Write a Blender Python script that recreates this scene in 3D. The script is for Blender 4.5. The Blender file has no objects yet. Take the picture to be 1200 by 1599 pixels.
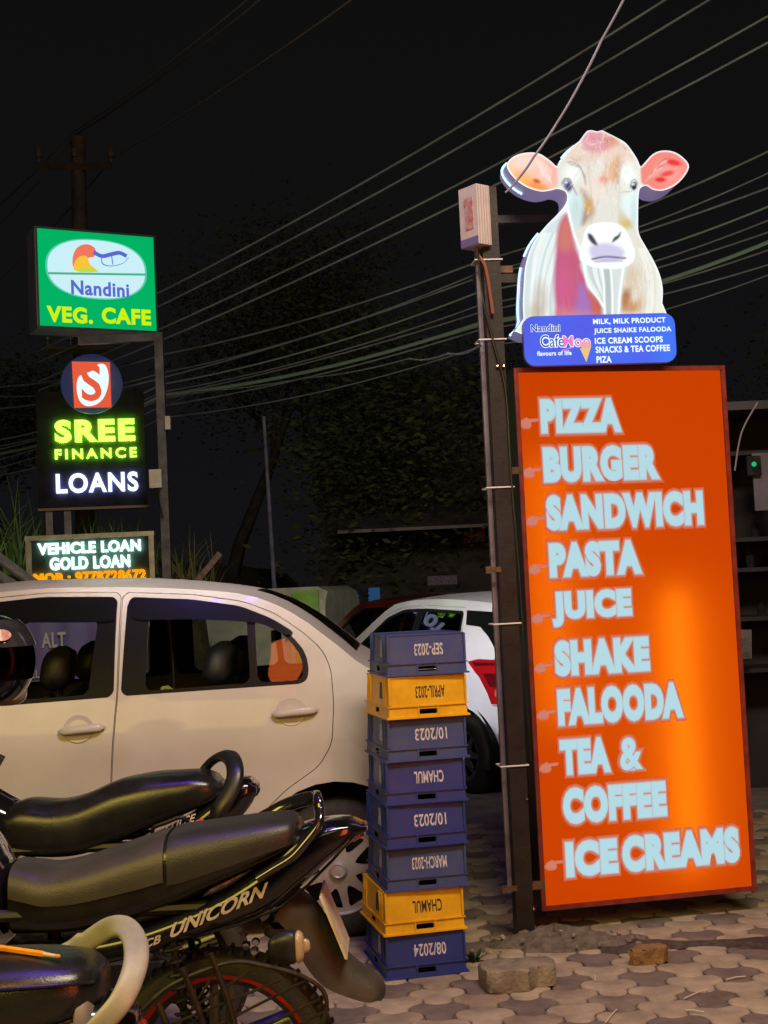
import bpy, bmesh, math, random
import numpy as np
from mathutils import Vector, Matrix
from mathutils.geometry import delaunay_2d_cdt
random.seed(7)
RNG = np.random.RandomState(5)
D = bpy.data
SC = bpy.context.scene
COL = SC.collection
R = math.radians

# ------------------------------------------------------------------ camera
F = 2100.0; CAMH = 1.5
PIT = math.atan(125 / F); ROLL = R(2.65)
_cp, _sp, _cr, _sr = math.cos(PIT), math.sin(PIT), math.cos(ROLL), math.sin(ROLL)
_R0 = Vector((1, 0, 0)); _U0 = Vector((0, -_sp, _cp)); FW = Vector((0, _cp, _sp))
RT = _cr * _R0 - _sr * _U0; UP = _cr * _U0 + _sr * _R0
cam = D.cameras.new('camera'); camo = D.objects.new('camera', cam); COL.objects.link(camo)
M = Matrix.Identity(4)
for i in range(3):
    M[i][0] = RT[i]; M[i][1] = UP[i]; M[i][2] = -FW[i]
M[0][3], M[1][3], M[2][3] = 0, 0, CAMH
camo.matrix_world = M
cam.sensor_fit = 'HORIZONTAL'; cam.sensor_width = 36; cam.lens = 36 * F / 1200
cam.clip_start = 0.05; cam.clip_end = 400
SC.camera = camo
SC.render.resolution_x = 768; SC.render.resolution_y = 1024

# ------------------------------------------------------------------ world, lamps, exposure
W = D.worlds.new('World'); SC.world = W; W.use_nodes = True
nt = W.node_tree; nt.nodes.clear()
wo = nt.nodes.new('ShaderNodeOutputWorld'); bg = nt.nodes.new('ShaderNodeBackground')
tc = nt.nodes.new('ShaderNodeTexCoord'); sx = nt.nodes.new('ShaderNodeSeparateXYZ'); cr = nt.nodes.new('ShaderNodeValToRGB')
cr.color_ramp.elements[0].position = 0.0; cr.color_ramp.elements[0].color = (0.0060, 0.0061, 0.0074, 1)
cr.color_ramp.elements[1].position = 0.45; cr.color_ramp.elements[1].color = (0.0046, 0.0044, 0.0042, 1)
nt.links.new(tc.outputs['Generated'], sx.inputs[0]); nt.links.new(sx.outputs['Z'], cr.inputs[0])
nt.links.new(cr.outputs[0], bg.inputs[0]); bg.inputs[1].default_value = 1.0
nt.links.new(bg.outputs[0], wo.inputs[0])

def sun(strength, elev, az, col, ang):
    l = D.lights.new('night_glow', 'SUN'); l.energy = strength; l.angle = R(ang); l.color = col
    o = D.objects.new('night_glow', l); COL.objects.link(o)
    o.rotation_euler = (R(90 - elev), 0, R(az))
def area(name, loc, target, sx_, sy_, power, col):
    l = D.lights.new(name, 'AREA'); l.shape = 'RECTANGLE'; l.size = sx_; l.size_y = sy_; l.energy = power; l.color = col
    o = D.objects.new(name, l); COL.objects.link(o)
    o.location = loc
    o.rotation_euler = (Vector(target) - Vector(loc)).to_track_quat('-Z', 'Y').to_euler()
    return o
sun(0.07, 38, 12, (1.0, 0.93, 0.85), 12)
# the lit shop front behind the camera
area('shop_lamp', (-2.5, 0.6, 3.0), (-1.3, 5.0, 0.1), 3.0, 1.5, 112, (1.0, 0.74, 0.13))
area('shop_tube', (1.3, 1.7, 6.0), (0.7, 7.6, 0.0), 2.4, 0.9, 345, (1.0, 0.81, 0.58))
area('orange_sign_lamp', (1.75, 0.7, 1.7), (-0.2, 6.0, 1.0), 0.7, 1.7, 30, (1.0, 0.13, 0.04))
area('violet_strip_lamp', (-0.75, 3.55, 5.0), (-0.75, 3.5, 0.8), 1.5, 0.16, 52, (0.20, 0.08, 1.0))
area('orange_shop_sign', (-0.80, 0.6, 4.75), (-0.45, 6.0, 1.3), 0.55, 1.7, 16, (1.0, 0.16, 0.03))
area('hatch_fill_lamp', (-3.6, -0.8, 4.2), (0.75, 10.6, 0.9), 0.3, 0.3, 9, (0.92, 0.92, 1.0)).data.spread = R(14)  # unseen narrow lamp added to brighten the far hatchback
SC.view_settings.view_transform = 'Standard'; SC.view_settings.look = 'None'
SC.view_settings.exposure = 0; SC.view_settings.gamma = 1; SC.view_settings.use_curve_mapping = False
SC.cycles.use_denoising = True
SC.cycles.max_bounces = 8; SC.cycles.transparent_max_bounces = 24
SC.cycles.sample_clamp_indirect = 3

# ------------------------------------------------------------------ helpers
def ray(px, py):
    px = float(px); py = float(py)
    return FW + ((px - 600) / F) * RT + ((799.5 - py) / F) * UP
def P(px, py, Y):
    d = ray(px, py); k = Y / d.y
    return Vector((d.x * k, Y, CAMH + d.z * k))
def G(px, py, z=0.0):
    d = ray(px, py); k = (z - CAMH) / d.z
    return Vector((d.x * k, d.y * k, z))
def lin(r, g, b):
    def f(c):
        c /= 255.0
        return c / 12.92 if c <= 0.04045 else ((c + 0.055) / 1.055) ** 2.4
    return (f(r), f(g), f(b))

MATS = {}
def mat(name, col=(.5, .5, .5), rough=.5, metal=0., spec=.5, nscale=0, namt=.25, bscale=0, bamt=.1, coat=0., rvar=0., ncol=None, emis=None, estr=0, detail=4):
    if name in MATS: return MATS[name]
    m = D.materials.new(name); m.use_nodes = True; t = m.node_tree; b = t.nodes['Principled BSDF']
    b.inputs['Base Color'].default_value = (*col, 1); b.inputs['Roughness'].default_value = rough
    b.inputs['Metallic'].default_value = metal; b.inputs['Specular IOR Level'].default_value = spec
    b.inputs['Coat Weight'].default_value = coat; b.inputs['Coat Roughness'].default_value = .05
    if emis:
        b.inputs['Emission Color'].default_value = (*emis, 1); b.inputs['Emission Strength'].default_value = estr
    if nscale or bscale:
        co = t.nodes.new('ShaderNodeTexCoord')
    if nscale:
        n = t.nodes.new('ShaderNodeTexNoise'); n.inputs['Scale'].default_value = nscale; n.inputs['Detail'].default_value = detail
        n.inputs['Roughness'].default_value = .62
        t.links.new(co.outputs['Object'], n.inputs['Vector'])
        r = t.nodes.new('ShaderNodeValToRGB')
        r.color_ramp.elements[0].position = .34; r.color_ramp.elements[1].position = .68
        lo = ncol if ncol else tuple(c * (1 - namt) for c in col)
        hi = col if ncol else tuple(min(1, c * (1 + namt)) for c in col)
        r.color_ramp.elements[0].color = (*lo, 1); r.color_ramp.elements[1].color = (*hi, 1)
        t.links.new(n.outputs['Fac'], r.inputs[0]); t.links.new(r.outputs[0], b.inputs['Base Color'])
        if rvar:
            mr = t.nodes.new('ShaderNodeMapRange'); mr.inputs[1].default_value = .3; mr.inputs[2].default_value = .7
            mr.inputs[3].default_value = max(.02, rough - rvar); mr.inputs[4].default_value = min(1, rough + rvar)
            t.links.new(n.outputs['Fac'], mr.inputs[0]); t.links.new(mr.outputs[0], b.inputs['Roughness'])
    if bscale:
        n2 = t.nodes.new('ShaderNodeTexNoise'); n2.inputs['Scale'].default_value = bscale; n2.inputs['Detail'].default_value = 3
        t.links.new(co.outputs['Object'], n2.inputs['Vector'])
        bp = t.nodes.new('ShaderNodeBump'); bp.inputs['Strength'].default_value = bamt; bp.inputs['Distance'].default_value = .01
        t.links.new(n2.outputs['Fac'], bp.inputs['Height']); t.links.new(bp.outputs[0], b.inputs['Normal'])
    MATS[name] = m
    return m
def emit(name, col, s=1.0, both=True):
    if name in MATS: return MATS[name]
    m = D.materials.new(name); m.use_nodes = True; t = m.node_tree; t.nodes.clear()
    o = t.nodes.new('ShaderNodeOutputMaterial'); e = t.nodes.new('ShaderNodeEmission')
    e.inputs[0].default_value = (*col, 1); e.inputs[1].default_value = s
    t.links.new(e.outputs[0], o.inputs[0]); MATS[name] = m
    return m
def vcol_emit(name, s):
    if name in MATS: return MATS[name]
    m = D.materials.new(name); m.use_nodes = True; t = m.node_tree; t.nodes.clear()
    o = t.nodes.new('ShaderNodeOutputMaterial'); e = t.nodes.new('ShaderNodeEmission')
    a = t.nodes.new('ShaderNodeVertexColor'); a.layer_name = 'print'
    t.links.new(a.outputs[0], e.inputs[0]); e.inputs[1].default_value = s
    t.links.new(e.outputs[0], o.inputs[0]); MATS[name] = m
    return m
def glassmat(name, tint, rough=.02):
    if name in MATS: return MATS[name]
    m = D.materials.new(name); m.use_nodes = True; t = m.node_tree; t.nodes.clear()
    o = t.nodes.new('ShaderNodeOutputMaterial'); mx = t.nodes.new('ShaderNodeMixShader')
    tr = t.nodes.new('ShaderNodeBsdfTransparent'); g = t.nodes.new('ShaderNodeBsdfGlossy'); fr = t.nodes.new('ShaderNodeFresnel')
    fr.inputs[0].default_value = 1.5; tr.inputs[0].default_value = (*tint, 1); g.inputs['Roughness'].default_value = rough
    t.links.new(fr.outputs[0], mx.inputs[0]); t.links.new(tr.outputs[0], mx.inputs[1]); t.links.new(g.outputs[0], mx.inputs[2])
    t.links.new(mx.outputs[0], o.inputs[0]); MATS[name] = m
    return m

def empty(name, loc=(0, 0, 0), rz=0.0):
    o = D.objects.new(name, None); COL.objects.link(o); o.location = loc; o.rotation_euler = (0, 0, rz)
    o.empty_display_size = .1
    return o
def tag(o, label=None, cat=None, group=None, kind=None):
    if label: o['label'] = label
    if cat: o['category'] = cat
    if group: o['group'] = group
    if kind: o['kind'] = kind
    return o
def thing(name, label, cat, loc=(0, 0, 0), rz=0.0, group=None):
    return tag(empty(name, loc, rz), label, cat, group)
def copy_tree(o, parent=None):
    c = o.copy(); COL.objects.link(c); c.parent = parent
    for ch in list(o.children): copy_tree(ch, c)
    return c

class MB:
    def __init__(s): s.v = []; s.f = []; s.mi = []; s.m = 0
    def add(s, verts, faces):
        b = len(s.v); s.v += [tuple(v) for v in verts]
        for f in faces: s.f.append([b + i for i in f]); s.mi.append(s.m)
        return s
    def box(s, c, size, rz=0, ry=0, rx=0, taper=1.0):
        x, y, z = [q / 2 for q in size]
        vs = [Vector((sx * x * (taper if sz > 0 else 1), sy * y * (taper if sz > 0 else 1), sz * z)) for sz in (-1, 1) for sy in (-1, 1) for sx in (-1, 1)]
        rot = Matrix.Rotation(rz, 3, 'Z') @ Matrix.Rotation(ry, 3, 'Y') @ Matrix.Rotation(rx, 3, 'X')
        vs = [rot @ v + Vector(c) for v in vs]
        return s.add(vs, [(0, 2, 3, 1), (4, 5, 7, 6), (0, 1, 5, 4), (2, 6, 7, 3), (0, 4, 6, 2), (1, 3, 7, 5)])
    def tube(s, pts, r, n=8, closed=False, flat=None):
        pts = [Vector(p) for p in pts]; N = len(pts)
        rr = r if isinstance(r, (list, tuple)) else [r] * N
        vs = []; up = None
        for i, p in enumerate(pts):
            if closed: t = pts[(i + 1) % N] - pts[i - 1]
            else: t = pts[min(i + 1, N - 1)] - pts[max(i - 1, 0)]
            if t.length < 1e-9: t = Vector((0, 0, 1))
            t.normalize()
            if up is None:
                up = Vector((0, 0, 1)) if abs(t.z) < .9 else Vector((0, 1, 0))
            a = (up - t * up.dot(t))
            if a.length < 1e-6: a = t.orthogonal()
            a.normalize(); b = t.cross(a); up = a
            for k in range(n):
                th = 2 * math.pi * k / n
                if flat: vs.append(p + a * math.cos(th) * rr[i] + b * math.sin(th) * rr[i] * flat)
                else: vs.append(p + (a * math.cos(th) + b * math.sin(th)) * rr[i])
        fs = []
        for i in range(N if closed else N - 1):
            for k in range(n):
                i2 = (i + 1) % N
                fs.append((i * n + k, i * n + (k + 1) % n, i2 * n + (k + 1) % n, i2 * n + k))
        if not closed:
            fs.append(tuple(range(n))[::-1]); fs.append(tuple(range((N - 1) * n, N * n)))
        return s.add(vs, fs)
    def loft(s, rings, caps=True, closed=False):
        n = len(rings[0]); vs = [p for r in rings for p in r]; fs = []
        m = len(rings)
        for i in range(m if closed else m - 1):
            j = (i + 1) % m
            for k in range(n):
                fs.append((i * n + k, i * n + (k + 1) % n, j * n + (k + 1) % n, j * n + k))
        if caps and not closed:
            fs.append(tuple(range(n))[::-1]); fs.append(tuple(range((m - 1) * n, m * n)))
        return s.add(vs, fs)
    def lathe(s, prof, c=(0, 0, 0), axis='Z', n=32, closed=False):
        rings = []
        for k in range(n):
            th = 2 * math.pi * k / n; ring = []
            for r_, h in prof:
                a, b = r_ * math.cos(th), r_ * math.sin(th)
                v = (a, b, h) if axis == 'Z' else ((a, h, b) if axis == 'Y' else (h, a, b))
                ring.append(Vector(v) + Vector(c))
            rings.append(ring)
        m = len(prof); vs = [p for r in rings for p in r]; fs = []
        for k in range(n):
            k2 = (k + 1) % n
            for i in range(m if closed else m - 1):
                j = (i + 1) % m
                fs.append((k * m + i, k * m + j, k2 * m + j, k2 * m + i))
        return s.add(vs, fs)
    def prism(s, poly, fmap, d0, d1):
        """poly: 2D points; fmap(u,v,d) -> 3D"""
        vs, tr = tri_poly(poly, [], None)
        n = len(vs)
        out = [fmap(u, v, d0) for u, v in vs] + [fmap(u, v, d1) for u, v in vs]
        fs = [tuple(t) for t in tr] + [tuple(i + n for i in t[::-1]) for t in tr]
        fs += rim(tr, n)
        return s.add(out, fs)
    def build(s, name, material, parent=None, smooth=35, col=None):
        me = D.meshes.new(name)
        me.from_pydata(s.v, [], s.f)
        ms = material if isinstance(material, (list, tuple)) else [material]
        for m in ms: me.materials.append(m)
        if len(ms) > 1: me.polygons.foreach_set('material_index', s.mi)
        bm = bmesh.new(); bm.from_mesh(me)
        bmesh.ops.recalc_face_normals(bm, faces=bm.faces[:]); bm.to_mesh(me); bm.free()
        if smooth:
            me.polygons.foreach_set('use_smooth', [True] * len(me.polygons))
            me.set_sharp_from_angle(angle=R(smooth))
        me.update()
        o = D.objects.new(name, me); COL.objects.link(o); o.parent = parent
        return o

def dens(poly, step, closed=True):
    out = []; n = len(poly)
    for i in range(n if closed else n - 1):
        a = np.array(poly[i], float); b = np.array(poly[(i + 1) % n], float)
        k = max(1, int(np.ceil(np.linalg.norm(b - a) / step)))
        for j in range(k): out.append(tuple(a + (b - a) * j / k))
    if not closed: out.append(tuple(poly[-1]))
    return out
def inside(pts, poly):
    x, y = pts[:, 0], pts[:, 1]; r = np.zeros(len(pts), bool); p = np.array(poly, float); n = len(p)
    for i in range(n):
        x1, y1 = p[i]; x2, y2 = p[(i + 1) % n]
        if y1 == y2: continue
        c = ((y1 > y) != (y2 > y)) & (x < (x2 - x1) * (y - y1) / (y2 - y1) + x1)
        r ^= c
    return r
def tri_poly(outer, holes=(), step=None, extra=None):
    loops = [dens(l, step) if step else list(l) for l in [outer, *holes]]
    vs = []; es = []
    for l in loops:
        b = len(vs); vs += [Vector((float(a), float(c))) for a, c in l]; n = len(l)
        es += [(b + i, b + (i + 1) % n) for i in range(n)]
    if step:
        o = np.array(loops[0]); lo, hi = o.min(0), o.max(0)
        gx = np.arange(lo[0] + step * .5, hi[0], step); gy = np.arange(lo[1] + step * .5, hi[1], step)
        if len(gx) and len(gy):
            g = np.array([(a, b) for a in gx for b in gy]); g = g[inside(g, loops[0])]
            bd = np.array([tuple(v) for v in vs])
            if len(g):
                d = np.sqrt(((g[:, None, :] - bd[None, :, :]) ** 2).sum(2)).min(1); g = g[d > step * .45]
                vs += [Vector((float(a), float(b))) for a, b in g]
    r = delaunay_2d_cdt(vs, es, [], 0, 1e-7)
    ov = [(v.x, v.y) for v in r[0]]; tr = [tuple(f) for f in r[2]]
    ce = np.array([np.mean([ov[i] for i in t], axis=0) for t in tr])
    k = inside(ce, loops[0])
    for h in loops[1:]: k &= ~inside(ce, h)
    tr = [t for t, q in zip(tr, k) if q]
    used = sorted({i for t in tr for i in t}); mp = {a: b for b, a in enumerate(used)}
    return [ov[i] for i in used], [tuple(mp[i] for i in t) for t in tr]
def rim(tr, n):
    cnt = {}
    for t in tr:
        for a, b in ((t[0], t[1]), (t[1], t[2]), (t[2], t[0])):
            k = (min(a, b), max(a, b)); cnt.setdefault(k, []).append((a, b))
    return [(e[0][1], e[0][0], e[0][0] + n, e[0][1] + n) for e in cnt.values() if len(e) == 1]
def panel(mb, outer, holes, fmap, step, d0, d1, inner=None):
    vs, tr = tri_poly(outer, holes, step); n = len(vs)
    out = [fmap(u, v, d0) for u, v in vs] + [fmap(u, v, d1) for u, v in vs]
    k = len(tr)
    mb.add(out, [tuple(t) for t in tr] + [tuple(i + n for i in t[::-1]) for t in tr] + rim(tr, n))
    if inner is not None:
        base = len(mb.f) - (2 * k + len(rim(tr, n)))
        for i in range(base + k, base + 2 * k): mb.mi[i] = inner
    return mb
def smoothpts(pts, n=6, closed=False):
    pts = [np.array(p, float) for p in pts]; N = len(pts); out = []
    for i in range(N if closed else N - 1):
        if closed: p0, p1, p2, p3 = pts[i - 1], pts[i], pts[(i + 1) % N], pts[(i + 2) % N]
        else: p0, p1, p2, p3 = pts[max(i - 1, 0)], pts[i], pts[i + 1], pts[min(i + 2, N - 1)]
        for k in range(n):
            t = k / n
            out.append(tuple(.5 * ((2 * p1) + (-p0 + p2) * t + (2 * p0 - 5 * p1 + 4 * p2 - p3) * t * t + (-p0 + 3 * p1 - 3 * p2 + p3) * t ** 3)))
    if not closed: out.append(tuple(pts[-1]))
    return out
def rrect(x0, z0, x1, z1, r, n=5):
    out = []
    for cx, cz, a in ((x1 - r, z1 - r, 0), (x0 + r, z1 - r, 90), (x0 + r, z0 + r, 180), (x1 - r, z0 + r, 270)):
        for k in range(n + 1):
            t = R(a + 90 * k / n); out.append((cx + r * math.cos(t), cz + r * math.sin(t)))
    return out
def circ(cx, cz, rx, rz=None, n=32, a0=0, a1=360):
    rz = rx if rz is None else rz
    full = a1 - a0 >= 360
    return [(cx + rx * math.cos(R(a0 + (a1 - a0) * k / (n if full else n - 1))), cz + rz * math.sin(R(a0 + (a1 - a0) * k / (n if full else n - 1)))) for k in range(n)]

# text -> (verts Nx2, faces) with bold offset; shear for italics
def textgeo(s, off=0.0, shear=0.0, space=1.0, lines=1.0):
    c = D.curves.new('lettering', 'FONT'); c.body = s; c.offset = off; c.shear = shear; c.space_character = space; c.space_line = lines
    c.resolution_u = 4; c.fill_mode = 'FRONT'
    o = D.objects.new('lettering_source', c); COL.objects.link(o)
    bpy.context.view_layer.update()
    me = D.meshes.new_from_object(o.evaluated_get(bpy.context.evaluated_depsgraph_get()))
    v = np.array([(q.co.x, q.co.y) for q in me.vertices]); f = [tuple(p.vertices) for p in me.polygons]
    D.objects.remove(o); D.curves.remove(c); D.meshes.remove(me)
    return v, f
def text(mb, s, u0, u1, v0, v1, fmap, d, bold=.03, grow=0.0, shear=0.0, space=1.0, flip=False, thick=0.0):
    """fit the string's ink box to [u0,u1]x[v0,v1]; grow widens the strokes past it (in em)"""
    space = space * (1 + 2.3 * max(0, bold))
    v, f = textgeo(s, bold, shear, space)
    lo, hi = v.min(0), v.max(0)
    if grow: v, f = textgeo(s, bold + grow, shear, space)
    q = (v - lo) / (hi - lo)
    if flip: q = 1 - q
    pts = [(u0 + (u1 - u0) * a, v0 + (v1 - v0) * b) for a, b in q]
    mb.add([fmap(a, b, d) for a, b in pts], f)
    return mb

# ------------------------------------------------------------------ materials
m_black = mat('black_plastic', (.012, .012, .013), .38, bscale=400, bamt=.05, nscale=9, namt=.4, rvar=.12)
m_gloss = mat('gloss_black', (.006, .006, .007), .16, coat=.5, nscale=14, namt=.4, rvar=.06)
m_dark = mat('dark_metal', (.02, .02, .021), .42, .6, nscale=20, namt=.5, rvar=.15)
m_rub = mat('tyre_rubber', (.014, .014, .014), .75, nscale=30, ncol=(.03, .027, .022), bscale=120, bamt=.2)
m_chrome = mat('chrome', (.6, .6, .62), .14, 1.0)
m_steel = mat('brushed_steel', (.3, .3, .31), .38, .9, nscale=18, namt=.3, rvar=.12)
m_white = mat('white_plastic', (.72, .72, .70), .4, nscale=12, namt=.12)
m_wtext = mat('stencil_white', (.66, .62, .60), .6, nscale=60, ncol=(.40, .37, .40))
m_btext = mat('stencil_black', (.03, .028, .02), .6, nscale=60, namt=.5)

# ------------------------------------------------------------------ ground
def tri_pavers():
    RR = .062; rot = R(-30); ca, sa = math.cos(rot), math.sin(rot)
    def hexc(q, r): return (1.5 * RR * q, math.sqrt(3) * RR * (r + q / 2))
    # outline of one three-lobed block around its corner point, chaikin-rounded
    cells = [hexc(0, 0), hexc(1, 0), hexc(1, -1)]
    edges = {}
    for cx, cy in cells:
        pts = [(round(cx + RR * math.cos(R(60 * k)), 5), round(cy + RR * math.sin(R(60 * k)), 5)) for k in range(6)]
        for k in range(6):
            a, b = pts[k], pts[(k + 1) % 6]
            if (b, a) in edges: del edges[(b, a)]
            else: edges[(a, b)] = 1
    nx = {a: b for a, b in edges}; st = next(iter(nx)); loop = [st]
    while nx[loop[-1]] != st: loop.append(nx[loop[-1]])
    c0 = np.mean(loop, axis=0)
    p = [np.array(q) for q in loop]
    for _ in range(2):
        o = []
        for i in range(len(p)):
            a, b = p[i], p[(i + 1) % len(p)]; o += [a * .75 + b * .25, a * .25 + b * .75]
        p = o
    p = np.array(p); d = np.roll(p, -1, 0) - np.roll(p, 1, 0); nrm = np.stack([d[:, 1], -d[:, 0]], 1); nrm /= np.linalg.norm(nrm, axis=1)[:, None]
    mb = MB(); tris = None
    for q in range(-60, 90):
        for r in range(-90, 130):
            if (q - r) % 3: continue
            cx, cy = hexc(q, r)
            wx, wy = ca * cx - sa * cy, sa * cx + ca * cy
            wy += 5.5; wx += .06
            if not (1.3 < wy < 8.75 and -2.9 < wx < 3.4): continue
            if abs(wx) > .3 * wy + .55 and not (wx < 0 and wx > -2.3 and wy < 4.2): continue
            j = (q - r) // 3; cls = (r + j) % 3
            # lattice rows (1,1) and (2,-1): colour by the three-step class
            a_ = (q + 2 * r); b_ = j
            cls = ((a_ // 3) - b_) % 3
            mb.m = (2 if random.random() < .18 else 1) if cls == 0 else (3 if random.random() < .3 else 0)
            tx, ty, tz = [random.gauss(0, 1) for _ in range(3)]
            n = len(p)
            top = p - nrm * .0065; base = p - nrm * .0025
            def zf(x, y, dz): return dz + tz * .0012 + tx * .010 * (x - c0[0]) + ty * .010 * (y - c0[1])
            vs = []
            for arr, dz in ((top - nrm * .004, .0), (top, -.0015), (base, -.006), (base, -.03)):
                for x, y in arr: vs.append((wx + ca * x - sa * y, wy + sa * x + ca * y, zf(x, y, dz)))
            fs = [tuple(range(n))]
            for k in range(3):
                for i in range(n):
                    fs.append((k * n + i, k * n + (i + 1) % n, (k + 1) * n + (i + 1) % n, (k + 1) * n + i))
            mb.add(vs, fs)
    return mb
def paver_mat(name, c, c2):
    m = mat(name, c, .82, spec=.3, nscale=7, ncol=c2, bscale=160, bamt=.28, detail=8)
    return m
mp = [paver_mat('paver_light', (.43, .35, .25), (.24, .19, .135)), paver_mat('paver_dark', (.20, .155, .128), (.11, .085, .073)),
      paver_mat('paver_dark_worn', (.26, .20, .16), (.14, .11, .085)), paver_mat('paver_sandy', (.35, .275, .19), (.19, .145, .10))]
tag(tri_pavers().build('pavement', mp, None, smooth=25), kind='structure')

g = MB()
ys = [-6, 2, 8.6, 9.3, 10.5, 13.0, 14.5, 30, 220]; zs = [-.012, -.012, -.012, -.075, -.08, -.08, -.08, -.08, -.08]
xs = [-220, -30, -8, -3, 3, 8, 30, 220]
vs = [(x, y, z) for y, z in zip(ys, zs) for x in xs]; n = len(xs)
g.add(vs, [(j * n + i, j * n + i + 1, (j + 1) * n + i + 1, (j + 1) * n + i) for j in range(len(ys) - 1) for i in range(n - 1)])
m_ground = mat('dusty_asphalt', (.24, .22, .20), .9, spec=.3, nscale=3.5, ncol=(.11, .10, .095), bscale=55, bamt=.7, detail=9)
tag(g.build('ground', m_ground, None, smooth=0), kind='structure')

def rough_stone(name, pts, h, loc, rz, m, parent=None, jitter=.004, chips=True):
    """block with worn edges: outline pts, height h"""
    mb = MB(); p = np.array(pts); c = p.mean(0); n = len(p); rings = []
    for k, (dz, sc) in enumerate(((0, .97), (.06, 1), (.5, 1), (.86, 1.), (.96, .985), (1, .95))):
        rings.append([(c[0] + (x - c[0]) * sc + random.gauss(0, jitter), c[1] + (y - c[1]) * sc + random.gauss(0, jitter), h * dz + random.gauss(0, jitter * .6) * (dz > .1)) for x, y in p])
    mb.loft(rings)
    o = mb.build(name, m, parent, smooth=48); o.location = loc; o.rotation_euler = (0, 0, rz)
    return o
m_conc = mat('old_concrete', (.30, .26, .19), .9, nscale=9, ncol=(.15, .12, .075), bscale=70, bamt=.6, detail=8)
# loose three-lobed block lying beside the post: wide face with two notches
lp = G(812, 1552)
blk = [(-.135, -.03), (-.12, -.085), (-.085, -.105), (-.03, -.10), (.035, -.095), (.055, -.06), (.075, -.045), (.11, -.055), (.145, -.03), (.15, .03), (.13, .07), (.06, .085), (.03, .075), (0, .05), (-.04, .075), (-.10, .08), (-.14, .04)]
tag(rough_stone('loose_paver', dens(blk, .02), .082, (lp.x, lp.y + .10, .002), R(2), m_conc, jitter=.0016), 'loose concrete paving block lying in front of the red sign post', 'paving block')
lp = G(1018, 1509)
sto = [(x * (1 + .16 * math.sin(k * .9) + .07 * math.sin(k * 2.3)), y * (1 + .18 * math.cos(k * .7))) for k, (x, y) in enumerate(circ(0, 0, .075, .045, 30))]
m_brick = mat('broken_brick', (.30, .165, .055), .9, nscale=16, ncol=(.15, .08, .03), bscale=60, bamt=.8)
tag(rough_stone('stone', sto, .062, (lp.x, lp.y + .05, 0), .3, m_brick, jitter=.003), 'small orange brown lump of stone on the pavers under the red sign', 'stone')

# heap of broken concrete and soil round the post foot
def heap(name, c, rx, ry, h, m, label, cat, kind=None, seed=1):
    rs = np.random.RandomState(seed); mb = MB(); nr, na = 12, 40; vs = []
    ph = rs.rand(6) * 6.28
    for i in range(nr + 1):
        t = i / nr
        for k in range(na):
            a = 6.283 * k / na; w = 1 + .16 * math.sin(2 * a + ph[0]) + .10 * math.sin(5 * a + ph[1]) + .05 * math.sin(9 * a + ph[2])
            z = h * (1 - t ** 1.7) * (1 + .25 * math.sin(3 * a + ph[3])) + rs.normal(0, .006) * (t < .95) - .012 * (t > .98)
            vs.append((c[0] + rx * w * t * math.cos(a), c[1] + ry * w * t * math.sin(a), z))
    fs = [(i * na + k, i * na + (k + 1) % na, (i + 1) * na + (k + 1) % na, (i + 1) * na + k) for i in range(nr) for k in range(na)]
    mb.add(vs, fs)
    o = mb.build(name, m, None, smooth=80)
    return tag(o, label, cat, kind=kind)
POST = Vector((.511, 5.79, 0))
m_soil = mat('soil', (.17, .14, .11), .95, nscale=26, ncol=(.075, .06, .042), bscale=90, bamt=.9, detail=9)
heap('footing_mound', (POST.x + .12, POST.y - .07), .30, .14, .065, m_soil, 'rough mound of broken concrete round the foot of the sign post', 'mound', seed=3)
mb = MB()
for k in range(34):
    a = random.uniform(0, 6.28); t = random.random() ** .6
    x = POST.x + .14 + .40 * t * math.cos(a); y = POST.y - .08 + .19 * t * math.sin(a); s = random.uniform(.004, .014)
    mb.box((x, y, max(.004, .06 * (1 - t ** 1.6))), (s * 1.4, s, s), rz=random.uniform(0, 3), ry=random.uniform(-.5, .5))
tag(mb.build('rubble', mat('rubble_grey', (.26, .23, .19), .9, nscale=40, namt=.5), None, smooth=0), 'crumbs of broken concrete scattered over the post footing', 'rubble', kind='stuff')
# strip of dark mud under the sign
mud = MB(); gl = []
for k in range(30):
    t = k / 29; x = .80 + 1.5 * t; gl.append([(x, 5.60 + .03 * math.sin(t * 9) + a * (.075 + .03 * math.sin(t * 17)) + random.gauss(0, .006), z) for a, z in ((-1, .001), (-.5, .007), (0, .009), (.5, .007), (1, .001))])
mud.add([p for r in gl for p in r], [(i * 5 + k, i * 5 + k + 1, (i + 1) * 5 + k + 1, (i + 1) * 5 + k) for i in range(29) for k in range(4)])
tag(mud.build('mud', mat('wet_mud', (.05, .038, .028), .7, nscale=30, namt=.6, bscale=80, bamt=.6), None, 60), 'strip of dark mud across the pavers below the red sign', 'mud', kind='stuff')
mb = MB()
for px, py, a, l in ((955, 1590, .9, .05), (1088, 1555, .45, .06), (1085, 1582, -.3, .03), (1150, 1530, .2, .04), (930, 1530, 1.3, .02)):
    c = G(px, py); d = Vector((math.cos(a), math.sin(a) * 1.8, 0)) * l
    mb.tube([c - d + Vector((0, 0, .006)), c + Vector((0, 0, .009)), c + d + Vector((0, 0, .006))], .0022, 5)
tag(mb.build('litter', mat('straw', (.6, .55, .45), .7), None), 'thin pale straws lying on the pavers near the bottom edge', 'litter', kind='stuff')

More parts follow.
